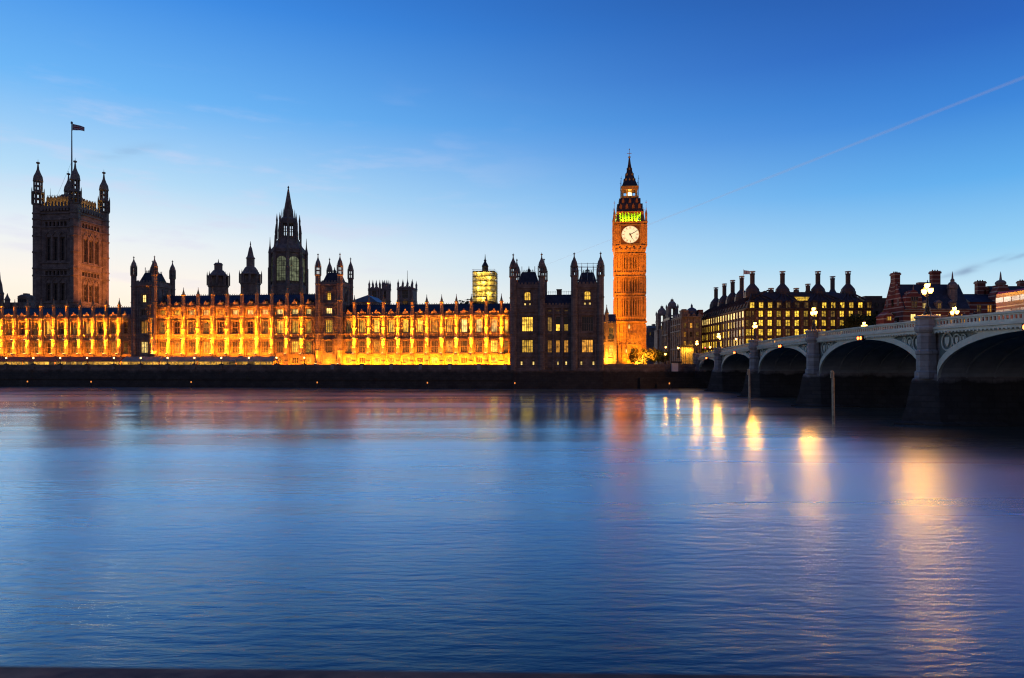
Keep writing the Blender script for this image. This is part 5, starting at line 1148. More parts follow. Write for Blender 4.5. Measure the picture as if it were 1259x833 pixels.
# ------------------------------------------------------------------ bus on the bridge
def bus():
    x, y = 6.6, 83.0; w = BWd(x, y); z = ztop(y)-1.225
    t = thing('bus', 'red double-decker bus with lit windows crossing the bridge at the right edge', 'bus', (w[0], w[1], z), -PHI)
    RED = mat('bus_red', (.13, .004, .006), .35, spec=.3, var=.05); TY = mat('tyre', (.02, .02, .02), .9, var=0); RIM = mat('wheel_rim', (.3, .3, .3), .4, metal=.6, var=0)
    hw, hl = 1.25, 5.4
    m = MB(); c = .25
    m.ext([(-hw, .35), (hw, .35), (hw, 4.1), (hw-c, 4.35), (-hw+c, 4.35), (-hw, 4.1)], -hl, hl); m.build('body', RED, t)
    WL = lit_glass('bus_window_light', (1, .42, .28), .22, .2, .6)
    for zz, hh in ((1.25, .8), (3.0, .62)):
        for s in (-1, 1):
            for k in range(7):
                y0 = -hl+.35+k*1.52; m = MB(); m.box(s*hw-.02, s*hw+.02, y0, y0+1.38, zz, zz+hh); m.build('window', WL, t)
        for s in (-1, 1): m = MB(); m.box(-hw+.15, hw-.15, s*hl-.02, s*hl+.02, zz, zz+hh+(.15 if s > 0 else 0)); m.build('windscreen' if s > 0 else 'rear_window', WL, t)
    m = MB(); m.box(-hw-.012, hw+.012, -hl-.01, hl+.01, 2.35, 2.5); m.build('trim_band', mat('bus_cream', (.55, .5, .42), .5, var=0), t)
    for s in (-1, 1):
        for yy in (-3.2, 3.4):
            m = MB(); m.ext([(yy+.5*cos(k*pi/9), .5+.5*sin(k*pi/9)) for k in range(18)], s*(hw-.28), s*(hw+.02), 'x'); wh = m.build('wheel', TY, t)
            m = MB(); m.ext([(yy+.28*cos(k*pi/7), .5+.28*sin(k*pi/7)) for k in range(14)], s*(hw+.02), s*(hw+.05), 'x'); m.build('rim', RIM, wh)
        m = MB(); m.box(s*.95-.15, s*.95+.15, hl, hl+.05, .7, .95); m.build('headlight', mat('bus_headlight', (1, 1, 1), .3, var=0, emit=(1, .9, .7), strength=5), t)
        m = MB(); m.box(s*1.05-.1, s*1.05+.1, -hl-.05, -hl, .9, 1.35); m.build('tail_light', mat('bus_tail', (1, .1, .1), .3, var=0, emit=(1, .03, .02), strength=5), t)
bus()

# ------------------------------------------------------------------ people on the bridge pavement
def person(x, y, face, label, coat, trousers, stride=.25, skin=None, hairc=(.03, .02, .015)):
    w = BWd(x, y); z = ztop(y)-1.10
    t = thing('person', label, 'person', (w[0], w[1], z), -PHI+face, 'people walking on the bridge')
    V = [((0, 0, .98), .15), ((0, 0, 1.18), .14), ((0, .01, 1.38), .17), ((0, 0, 1.50), .07), ((0, .01, 1.58), .075), ((0, .02, 1.66), .098), ((0, .015, 1.74), .075),
         ((-.10, 0, .90), .10), ((-.11, stride*.5, .50), .07), ((-.11, stride*.35, .08), .05), ((-.11, stride*.35+.16, .04), .04),
         ((.10, 0, .90), .10), ((.11, -stride*.35, .50), .07), ((.11, -stride*.95, .10), .05), ((.11, -stride*.95+.15, .05), .04),
         ((-.19, 0, 1.42), .075), ((-.25, -.08, 1.14), .055), ((-.24, .05, .90), .042), ((-.235, .10, .80), .04),
         ((.19, 0, 1.42), .075), ((.25, .04, 1.14), .055), ((.24, .17, .93), .042), ((.235, .22, .84), .04)]
    E = [(0, 1), (1, 2), (2, 3), (3, 4), (4, 5), (5, 6), (0, 7), (7, 8), (8, 9), (9, 10), (0, 11), (11, 12), (12, 13), (13, 14), (2, 15), (15, 16), (16, 17), (17, 18), (2, 19), (19, 20), (20, 21), (21, 22)]
    me = bpy.data.meshes.new('body'); me.from_pydata([v for v, r in V], E, []); o = link('body', me, t)
    bm = bpy.data.materials.new('clothed_body'); bm.use_nodes = True; N = bm.node_tree.nodes; L = bm.node_tree.links; p = N['Principled BSDF']; p.inputs['Roughness'].default_value = .85
    tc = N.new('ShaderNodeTexCoord'); sp = N.new('ShaderNodeSeparateXYZ'); L.new(tc.outputs['Object'], sp.inputs[0]); rp = N.new('ShaderNodeValToRGB'); rp.color_ramp.interpolation = 'CONSTANT'
    mr = N.new('ShaderNodeMapRange'); mr.inputs[2].default_value = 2; L.new(sp.outputs[2], mr.inputs[0]); L.new(mr.outputs[0], rp.inputs[0])
    e = rp.color_ramp.elements; e[0].position = 0; e[0].color = (.02, .015, .01, 1); e[1].position = .045; e[1].color = trousers+(1,)
    for q, c in ((.44, coat), (.757, (.38, .22, .15))): k = e.new(q); k.color = c+(1,)
    L.new(rp.outputs[0], p.inputs['Base Color']); me.materials.append(bm)
    sk = o.modifiers.new('skin', 'SKIN'); 
    for i, (v, r) in enumerate(V): me.skin_vertices[0].data[i].radius = (r, r*(.78 if i < 3 else 1)); 
    me.skin_vertices[0].data[0].use_root = True
    o.modifiers.new('sub', 'SUBSURF').render_levels = 2
    m = MB()
    for j in range(6):
        for k in range(10):
            def Q(j, k): a = j/6*pi*.62; b = 2*pi*k/10; return (.112*sin(a)*cos(b), -.005+.122*sin(a)*sin(b)-.02*(j/6), 1.685+.118*cos(a))
            if not (j > 3 and 1 <= k <= 3): m.face([Q(j, k), Q(j, k+1), Q(j+1, k+1), Q(j+1, k)])
    m.build('hair', mat('hair', hairc, .7, var=.2), t, smooth=True)
    m = MB()
    for s in (-1, 1): m.frustum(s*.036, .108, [(.001, 1.66), (.011, 1.668), (.011, 1.676), (.001, 1.684)], 6)
    m.frustum(0, .118, [(.018, 1.625), (.014, 1.64), (.006, 1.67)], 5); m.build('face_features', mat('features', (.12, .05, .04), .6, var=0), t)
person(1.6, 86.6, 0, 'person in a dark coat behind the bridge parapet before the bus', (.03, .03, .04), (.02, .02, .03))
person(1.9, 89.3, pi, 'person in a grey jacket walking left of the bus', (.08, .08, .09), (.03, .03, .05), .2)
person(1.5, 92.0, 0, 'person in a brown coat just right of the big pier lamp', (.09, .05, .03), (.02, .02, .02), .22)
person(2.0, 100.2, pi, 'person in a dark red jacket left of the big pier lamp', (.12, .02, .02), (.02, .02, .03), .25)

# ------------------------------------------------------------------ office block with tall chimneys
def office():
    Yf = 265.; X0 = XW(918, Yf); X1 = XW(1072, Yf); u = Yf/F; z = lambda py: ZP(py, Yf); D = 72.
    t = thing('office_block', 'big dark office block with rows of yellow lit windows and tall round chimneys', 'office building', (X0, Yf, 7), 0)
    Z = lambda py: z(py)-7
    BRZ = mat('bronze_cladding', (.075, .055, .048), .6, metal=.1, var=.2, vscale=.5); SAND = mat('red_sandstone_pier', (.15, .075, .06), .8, var=.2, vscale=.6, courses=(.6, .9, .75)); ROOF = mat('bronze_roof', (.075, .055, .048), .75, var=.3, vscale=.4, courses=(6, 1.2, .6))
    WHITE = mat('chimney_rim', (.55, .55, .55), .5, var=.1)
    Wd = X1-X0
    cols = [XW(924.6+11.09*k, Yf)-X0 for k in range(14)]
    prow = [(371.3, 378.6), (381.5, 389.3), (392.7, 400.7), (404, 412.3), (415.6, 424), (427.2, 435.6), (438.6, 446.6)]
    ops = []
    rng = random.Random(3)
    unlit = {(1, 0), (1, 9), (2, 6), (1, 12), (2, 0), (3, 12), (2, 12), (4, 9), (4, 10), (3, 4), (4, 13), (3, 13), (2, 13)}
    wins = []
    for r_, (a, b) in enumerate(prow[1:], 1):
        for k, c in enumerate(cols): ops.append((c-.92, c+.92, Z(b), Z(a))); wins.append((c, Z(b), 1.84, Z(a)-Z(b), DIM if (r_, k) in unlit or r_ > 5 and rng.random() < .5 else OFFICE))
    ch = 2.2
    m = MB(); wall_open(m, ch, Wd-ch, 0, Z(380.2), ops, 0, .6)
    m.face([(Wd-ch, 0, 0), (Wd, ch, 0), (Wd, ch, Z(380.2)), (Wd-ch, 0, Z(380.2))]); m.face([(Wd, ch, 0), (Wd, D, 0), (Wd, D, Z(380.2)), (Wd, ch, Z(380.2))]); m.face([(Wd, D, 0), (0, D, 0), (0, D, Z(380.2)), (Wd, D, Z(380.2))])
    m.build('wall', BRZ, t)
    for w_ in wins: window(t, w_[0], w_[1], w_[2], w_[3], .3, w_[4], BRZ, 1, 1)
    m = MB()
    for k in range(13):
        c = (cols[k]+cols[k+1])/2; m.box(c-.52, c+.52, -.5, -.003, 0, Z(381))
    m.build('stone_piers', SAND, t)
    m = MB()
    for k in range(13):
        c = (cols[k]+cols[k+1])/2
        for a, b in prow[1:]: m.ext([(c+.42*cos(q*pi/5), Z(b)-.55+.42*sin(q*pi/5)) for q in range(10)], -.56, -.501)
    m.build('pier_boss', GREY_ST, t)
    # chamfered corner with its own windows
    m = MB(); m.face([(0, ch, 0), (ch, 0, 0), (ch, 0, Z(380.2)), (0, ch, Z(380.2))]); m.build('corner_wall', BRZ, t)
    for r_, (a, b) in enumerate(prow[1:], 1):
        f = window(t, 0, 0, 2.2, Z(a)-Z(b), 0, OFFICE if r_ in (3, 4) else DIM, BRZ, 1, 1); f.location = (ch/2-.12, ch/2-.12, Z(b)); f.rotation_euler = (0, 0, -pi/4)
    # left side, receding along the street
    n = 20; side_ops = []
    sw = []
    for r_, (a, b) in enumerate(prow[1:6], 1):
        for k in range(n):
            y = ch+1.7+k*(D-ch-3.0)/(n-1); lit = rng.random() < (.95 if r_ == 1 else .62)
            sw.append((y, Z(b), Z(a)-Z(b), PALE if r_ == 1 and lit else OFFICE if lit else DIM))
    m = MB(); m.face([(0, D, 0), (0, ch, 0), (0, ch, Z(380.2)), (0, D, Z(380.2))]); m.build('side_wall', BRZ, t)
    m = MB()
    for k in range(n+1):
        y = ch+1.7+(k-.5)*(D-ch-3.0)/(n-1); m.box(-.38, -.003, y-.42, y+.42, 0, Z(381)); 
    for a, b in prow[1:]: m.box(-.30, -.004, ch+.3, D, Z(a)+.12, Z(a)+.45)
    m.build('side_piers', SAND, t)
    for y, zz, hh, p in sw:
        key = ('sw', round(hh, 2), p.name)
        if key not in CACHE: m = MB(); m.box(-.10, -.06, -.95, .95, .1, hh); CACHE[key] = m.mesh('side_pane', p)
        link('side_window', CACHE[key], t, (0, y, zz))
    # cornice and bulging roof
    m = MB(); zc = Z(380.2)
    def rect(e, z_): return [(e, e+0, z_), (Wd-e, e, z_), (Wd-e, D-e, z_), (e, D-e, z_)]
    prof = [(-.5, zc), (-.6, zc+.5), (.2, zc+.7), (.9, Z(372)), (3.4, Z(366.5)), (6.2, Z(361)), (8.6, Z(357)), (10.0, Z(355.3))]
    for (e0, z0), (e1, z1) in zip(prof[:-1], prof[1:]):
        a_, b_ = rect(e0, z0), rect(e1, z1)
        for k in range(4): j = (k+1) % 4; m.face([a_[k], a_[j], b_[j], b_[k]])
    m.face(rect(*prof[-1])); rf = m.build('roof', ROOF, t)
    dorm = {1: OFFICE, 2: OFFICE, 0: OFFICE, 3: DIM, 4: DIM, 5: DIM, 6: DIM, 7: DIM, 8: OFFICE, 9: OFFICE, 10: OFFICE, 11: OFFICE, 12: OFFICE, 13: DIM}
    a, b = prow[0]
    for k, c in enumerate(cols):
        m = MB(); m.box(c-1.15, c+1.15, .1, 4.0, Z(b)-.2, Z(a)+.25); m.ext([(c-1.3, Z(a)+.25), (c+1.3, Z(a)+.25), (c+.9, Z(a)+.7), (c-.9, Z(a)+.7)], 0, 4); d = m.build('dormer', ROOF, t)
        window(d, c, Z(b), 1.9, Z(a)-Z(b), -.06, dorm[k], BRZ, 1, 1)
    m = MB(); gx = XW(988.5, Yf)-X0; m.ext([(gx-3.0, Z(364.2)), (gx-1.2, Z(370.5)), (gx+1.8, Z(370.5)), (gx+2.8, Z(364.2))], 1.6, 1.8); m.build('atrium_window', OFFICE, t)
    # ducts fanning up the roof to the chimneys
    def chim(x, y, top, base_w=2.7, rad=.92, zb=355.8, big=True, u_=None):
        m = MB(); zb_ = Z(zb)-1.5; zt = top
        if big: m.frustum(x, y, [(base_w*1.15, zb_-.8), (base_w*1.1, zb_+1.6), (base_w, zb_+2.0), (base_w*.96, zb_+2.7), (base_w*.62, zb_+3.9), (rad*1.15, zb_+4.6), (rad, zb_+4.9), (rad, zt-1.4), (rad*1.12, zt-1.35), (rad*1.12, zt-.9)], 12)
        else: m.frustum(x, y, [(rad*1.3, zb_), (rad*1.2, zb_+2.0), (rad, zb_+2.2), (rad, zt-1.0), (rad*1.12, zt-.95), (rad*1.12, zt-.7)], 12)
        c = m.build('chimney', BRZ, t)
        m = MB(); m.frustum(x, y, [(rad*.6, zt-.9), (rad*.6, zt-.3)], 12); 
        for k in range(8): a = k*pi/4; m.tube([(x+rad*1.0*cos(a), y+rad*1.0*sin(a), zt-.95), (x+rad*1.12*cos(a), y+rad*1.12*sin(a), zt-.2)], .09, 4)
        m.frustum(x, y, [(rad*1.05, zt-.3), (rad*1.32, zt-.15), (rad*1.32, zt), (rad*1.1, zt+.05)], 12); m.build('chimney_rim', WHITE, c)
    yc = 9.5; k9 = (Yf+yc)/F
    for px in (925, 962, 1005.6, 1042.6): chim((px-629.5)*k9-X0, yc, CAMZ+(HY-333.3)*k9-7)
    for px, py, r_ in ((948, 354, .9), (979, 354, .9), (993.3, 348.8, .85)): chim((px-629.5)*k9-X0, yc, CAMZ+(HY-py)*k9-7, rad=r_, big=False)
    yk = 30.; kk = (Yf+yk)/F; chim((1023.6-629.5)*kk-X0, yk, CAMZ+(HY-339.5)*kk-7, 2.2)
    for px, py in ((912, 339.2), (900.8, 344.2), (890.6, 348.5), (880.3, 353.2)):       # along the street side, x stays the same
        xw = X0+8.5; Yc = xw/((px-629.5)/F); chim(8.5, Yc-Yf, CAMZ+(HY-py)*Yc/F-7)
    m = MB()
    for px in (925, 962, 1005.6, 1042.6):
        x = (px-629.5)*k9-X0
        for q in (-7.5, -4.6, -1.6, 1.6, 4.6, 7.5):
            if 0 < x+q < Wd: m.tube([(x+q, -.2, Z(379)), (x+q, .7, Z(372)), (x+q*.7, 3.3, Z(366.2)), (x+q*.35, 6.1, Z(360.6)), (x+q*.16, yc, Z(354))], .34, 6)
    m.build('roof_duct', ROOF, t)
    for yy in (30, 38):
        m = MB(); m.face([(3.3, yy, Z(366.2)), (6.1, yy+.1, Z(360.7)), (6.1, yy+1.6, Z(360.7)), (3.3, yy+1.5, Z(366.2))]); m.build('skylight', lit_glass('skylight_%d' % yy, (.45, .65, .95), .5, .6), t)
    m = MB()
    for k in range(18):
        y = 3+k*3.8; m.tube([(-.3, y, Z(379)), (.75, y, Z(372)), (3.3, y, Z(366.2)), (6.1, y, Z(360.7)), (9.6, y, Z(355.5))], .3, 5)
    m.build('roof_duct', ROOF, t)
    # flag on its own pole
    Yp = Yf+6; px = 914.2; x = XW(px, Yp); f = thing('flag', 'pale flag on a thin pole at the corner of the office block roof', 'flag', (x, Yp, 0), 0)
    m = MB(); m.tube([(0, 0, ZP(366, Yp)), (0, 0, ZP(330.5, Yp))], [.1, .05], 6); m.build('flagpole', WHITE, f)
    m = MB(); n = 10; zf = ZP(331.5, Yp)
    for k in range(n):
        a_, b_ = k/n, (k+1)/n; g = lambda s, v: (s*2.4, .3*sin(s*6), zf-.5*s-v*1.7*(1-.25*s)); m.mi = 1 if k in (4, 5) else 0
        m.face([g(a_, 0), g(b_, 0), g(b_, 1), g(a_, 1)])
    m.build('flag_cloth', [mat('pale_flag', (.55, .56, .6), .8, var=0), mat('flag_mark', (.4, .34, .38), .8, var=0)], f)
office()

# ------------------------------------------------------------------ striped red-brick buildings
def stripe_mat(name, a, b, step, frac):
    m = mat(name, a, .85, var=.2, vscale=.6, bump=.3); nt = m.node_tree; N = nt.nodes; L = nt.links; p = N['Principled BSDF']; src = p.inputs['Base Color'].links[0].from_socket
    tc = N.new('ShaderNodeTexCoord'); sp = N.new('ShaderNodeSeparateXYZ'); L.new(tc.outputs['Object'], sp.inputs[0])
    d = N.new('ShaderNodeMath'); d.operation = 'DIVIDE'; L.new(sp.outputs[2], d.inputs[0]); d.inputs[1].default_value = step; f = N.new('ShaderNodeMath'); f.operation = 'FRACT'; L.new(d.outputs[0], f.inputs[0]); g = N.new('ShaderNodeMath'); g.operation = 'LESS_THAN'; L.new(f.outputs[0], g.inputs[0]); g.inputs[1].default_value = frac
    mx = N.new('ShaderNodeMix'); mx.data_type = 'RGBA'; L.new(g.outputs[0], mx.inputs[0]); L.new(src, mx.inputs[6]); mx.inputs[7].default_value = b+(1,); L.new(mx.outputs[2], p.inputs['Base Color']); return m
BRICK = stripe_mat('striped_brick', (.20, .055, .04), (.42, .34, .27), 1.7, .22); BRICK2 = stripe_mat('chimney_brick', (.16, .05, .038), (.34, .26, .2), 1.5, .2)
BROWN = mat('brown_brick', (.12, .085, .065), .85, var=.25, vscale=.4, courses=(.4, .9, .75))
def chimney_stack(t, cx, cy, w, d, z0, z1):
    m = MB(); m.box(cx-w/2, cx+w/2, cy-d/2, cy+d/2, z0, z1-1.0); m.box(cx-w/2-.25, cx+w/2+.25, cy-d/2-.25, cy+d/2+.25, z1-1.0, z1-.35); m.box(cx-w/2-.05, cx+w/2+.05, cy-d/2-.05, cy+d/2+.05, z1-.35, z1)
    for k in range(3): m.frustum(cx+(k-1)*w*.3, cy, [(.22, z1), (.18, z1+.5)], 6)
    return m.build('chimney', BRICK2, t)
def brick_house():
    Yf = 250.; X0 = XW(1112, Yf); X1 = XW(1192, Yf); W_ = X1-X0; D = 13.5; z = lambda py: ZP(py, Yf)-7
    t = thing('brick_house', 'red-brick building with white stripes, tall chimneys and gabled dormers behind the bridge', 'building', (X0, Yf, 7), 0)
    ze, zr = z(379), z(349)*1.02
    cols = [XW(p, Yf)-X0 for p in (1123, 1136.5, 1154, 1172, 1185)]
    ops = []; wins = []
    for c in cols:
        for a, b, p in ((398, 385.5, PALE if c < cols[3] else AMBER), (418, 404, DIM)): ops.append((c-1.0, c+1.0, z(a), z(b))); wins.append((c, z(a), 2.0, z(b)-z(a), p))
    m = MB(); wall_open(m, 0, W_, 0, ze, ops, 0, .4); shell(m, 0, W_, 0, D, 0, ze)
    m.build('wall', BRICK, t)
    for w_ in wins: window(t, w_[0], w_[1], w_[2], w_[3], .2, w_[4], GREY_ST, 1, 1)
    m = MB(); m.ext([(-.002, 0), (D, 0), (D, ze), (D*.62, zr+1.2), (D*.38, zr+1.2), (0, ze)], -.5, -.004, 'x'); m.build('gable_wall', BRICK, t)
    for k in range(3):
        for r_ in range(2):
            m = MB(); y = 2.6+k*3.6; m.box(-.62, -.504, y, y+1.3, z(398)+r_*7.0, z(398)+r_*7.0+2.6); m.build('gable_window', GREY_ST if (k+r_) % 2 else DARKG, t)
    m = MB(); m.ext([(-.5, ze-.2), (D+.5, ze-.2), (D*.55, zr), (D*.45, zr)], -.003, W_, 'x'); rf = m.build('roof', SLATE, t)
    m = MB(); m.box(0, W_, -.5, -.003, ze-.6, ze-.1); m.build('cornice', GREY_ST, t)
    # big stone dormer gable
    c = cols[0]; m = MB(); m.box(c-2.9, c+2.9, -.45, 5.5, ze-.4, z(366)); 
    m.ext([(c-2.9, z(366)), (c+2.9, z(366)), (c+2.4, z(362.5)), (c+1.6, z(361)), (c+1.2, z(358)), (c, z(355.8)), (c-1.2, z(358)), (c-1.6, z(361)), (c-2.4, z(362.5))], -.4, 5.4); d = m.build('dormer_gable', BRICK, t)
    window(d, c, z(378.5), 2.0, 2.4, -.68, DIM, GREY_ST, 1, 1); window(d, c, z(370), 2.6, 1.6, -.68, DARKG, GREY_ST, 2, 0)
    m = MB(); m.frustum(c, 0, [(.25, z(356)), (.1, z(350))], 6); m.frustum(c-2.6, 0, [(.3, z(363)), (.1, z(358))], 6); m.frustum(c+2.6, 0, [(.3, z(363)), (.1, z(358))], 6); m.build('gable_finial', GREY_ST, d)
    for c, p in ((cols[1], PALE), (cols[2], DIM), (cols[3], DIM)):
        m = MB(); m.box(c-1.2, c+1.2, -.2, 4, ze-.3, z(371.5)); m.ext([(c-1.35, z(371.5)), (c+1.35, z(371.5)), (c, z(368.3))], -.3, 4.4); d = m.build('dormer', GREY_ST, t); window(d, c, ze-.1, 1.5, 2.1, -.44, p, GREY_ST, 1, 1)
    for px in (1158, 1167):
        c = XW(px, Yf)-X0; m = MB(); m.box(c-.5, c+.5, 2.6, 5, z(368), z(364)); m.build('roof_light', GREY_ST, t)
    chimney_stack(t, XW(1101, Yf+6)-X0+.2, 6.5, 2.0, 3.0, zr-4, ZP(335, Yf+6)-7); chimney_stack(t, XW(1149.5, Yf+7)-X0, 7, 3.1, 1.8, zr-3, ZP(333, Yf+7)-7)
    m = MB(); m.box(XW(1128, Yf+7)-X0, XW(1136.5, Yf+7)-X0, 6, 8, zr-2, ZP(347, Yf+7)-7); m.build('chimney', BRICK2, t)
    x = XW(1177.5, Yf)-X0; m = MB(); m.frustum(x, 3, [(1.6, ze), (1.6, z(354)), (1.85, z(353.5)), (1.85, z(352)), (1.75, z(349)), (1.2, z(346)), (.7, z(345)), (.7, z(342.5)), (.35, z(341)), (.22, z(336)), (.05, z(332))], 10); m.build('corner_turret', GREY_ST, t)
    p = (X0+12, Yf-6, 14); lamp('AREA', p, 420, (1, .62, .14), None, (X0+12, Yf, 20), shape='RECTANGLE', size=16, size_y=.5)
    # small lit entrance lodge seen over the parapet
    q = thing('gatehouse', 'tiny lit gabled lodge left of the striped brick building', 'building', (XW(1093, 240.), 240, 7), 0)
    zz = lambda py: ZP(py, 240.)-7; m = MB(); m.box(-1.9, 1.9, 0, 5, 0, zz(389)); m.ext([(-2.1, zz(389)), (2.1, zz(389)), (0, zz(382.5))], -.2, 5.2); m.build('wall', BRICK, q); window(q, 0, zz(394), 1.6, zz(388.5)-zz(394), -.25, BRIGHT, GREY_ST, 1, 0)
    # second striped building further right
    Y2 = 262.; X2 = XW(1192, Y2); X3 = XW(1330, Y2); z2 = lambda py: ZP(py, Y2)-7; W2 = X3-X2
    t = thing('brick_house', 'second striped brick building with a round turret at the right edge behind the bus', 'building', (X2, Y2, 7), 0)
    c2 = [XW(p, Y2)-X2 for p in (1204, 1217, 1250, 1263, 1276, 1290, 1304, 1318)]
    wins = [(c, z2(a), 1.8, z2(b)-z2(a), p) for i, c in enumerate(c2) for a, b, p in ((384, 374.5, [DIM, AMBER, BRIGHT, DIM][i % 4]), (402, 390, [AMBER, DIM, DIM][i % 3]))]
    m = MB(); wall_open(m, 0, W2, 0, z2(371), [(c-w/2, c+w/2, a, a+h) for c, a, w, h, p in wins], 0, .4); shell(m, 0, W2, 0, 14, 0, z2(371)); m.build('wall', BRICK, t)
    for c, a, w, h, p in wins: window(t, c, a, w, h, .2, p, GREY_ST, 1, 1)
    xs = XW(1229, Y2)-X2
    m = MB(); m.ext([(-.5, z2(371)), (14.5, z2(371)), (7.5, z2(359)), (6.5, z2(359))], 0, xs-.1, 'x'); m.build('roof', SLATE, t)
    m = MB(); m.ext([(-.5, z2(371)), (14.5, z2(371)), (7.5, z2(349)), (6.5, z2(349))], xs+.1, W2, 'x'); m.build('roof', SLATE, t)
    for px, w, top in ((1205, 3.2, 345.5), (1212.5, 2.6, 353.5), (1257, 3.0, 345)): chimney_stack(t, XW(px, Y2+7)-X2, 7, w, 1.8, z2(362), ZP(top, Y2+7)-7)
    xc = XW(1232.5, Y2)-X2
    m = MB(); m.box(xc-3.4, xc+3.4, -.6, 3, 0, z2(362)); m.ext([(xc-3.4, z2(362)), (xc+3.4, z2(362)), (xc+1.7, z2(353)), (xc+1.7, z2(350)), (xc-1.7, z2(350)), (xc-1.7, z2(353))], -.6, 3); m.build('gable_wall', BRICK, t)
    m = MB(); m.frustum(xc, 1, [(1.7, z2(352)), (1.7, z2(349)), (1.95, z2(348.5)), (1.9, z2(346.5)), (1.2, z2(344.3)), (.5, z2(343.5)), (.36, z2(340)), (.25, z2(336)), (.05, z2(333))], 10); m.build('corner_turret', GREY_ST, t)
    m = MB(); m.ext([(xc-.6, z2(365)), (xc+.6, z2(365)), (xc+.6, z2(362)), (xc-.6, z2(362))], -.75, -.62); m.build('lit_lamp_niche', BRIGHT, t)
    Y3 = 300.; z3 = lambda py: ZP(py, Y3)-7
    t = thing('brick_house', 'plain flat-topped brown brick block right of the office block', 'building', (XW(1064, Y3), Y3, 7), 0)
    w3 = XW(1092, Y3)-XW(1064, Y3); m = MB(); m.box(0, w3, 0, 15, 0, z3(366)); m.box(w3*.05, w3*.8, 1, 12, z3(366), z3(363.2)); m.build('wall', BROWN, t)
    m = MB(); m.box(-.15, w3+.15, -.15, 15.15, z3(367.2), z3(366.6)); m.build('coping', BROWN, t)
    for k in range(3):
        for r_ in range(4): window(t, 2+k*3, z3(377+r_*10), 1.3, 1.9, -.25, DARKG if (k+r_) % 3 else DIM, BROWN, 1, 0)
brick_house()

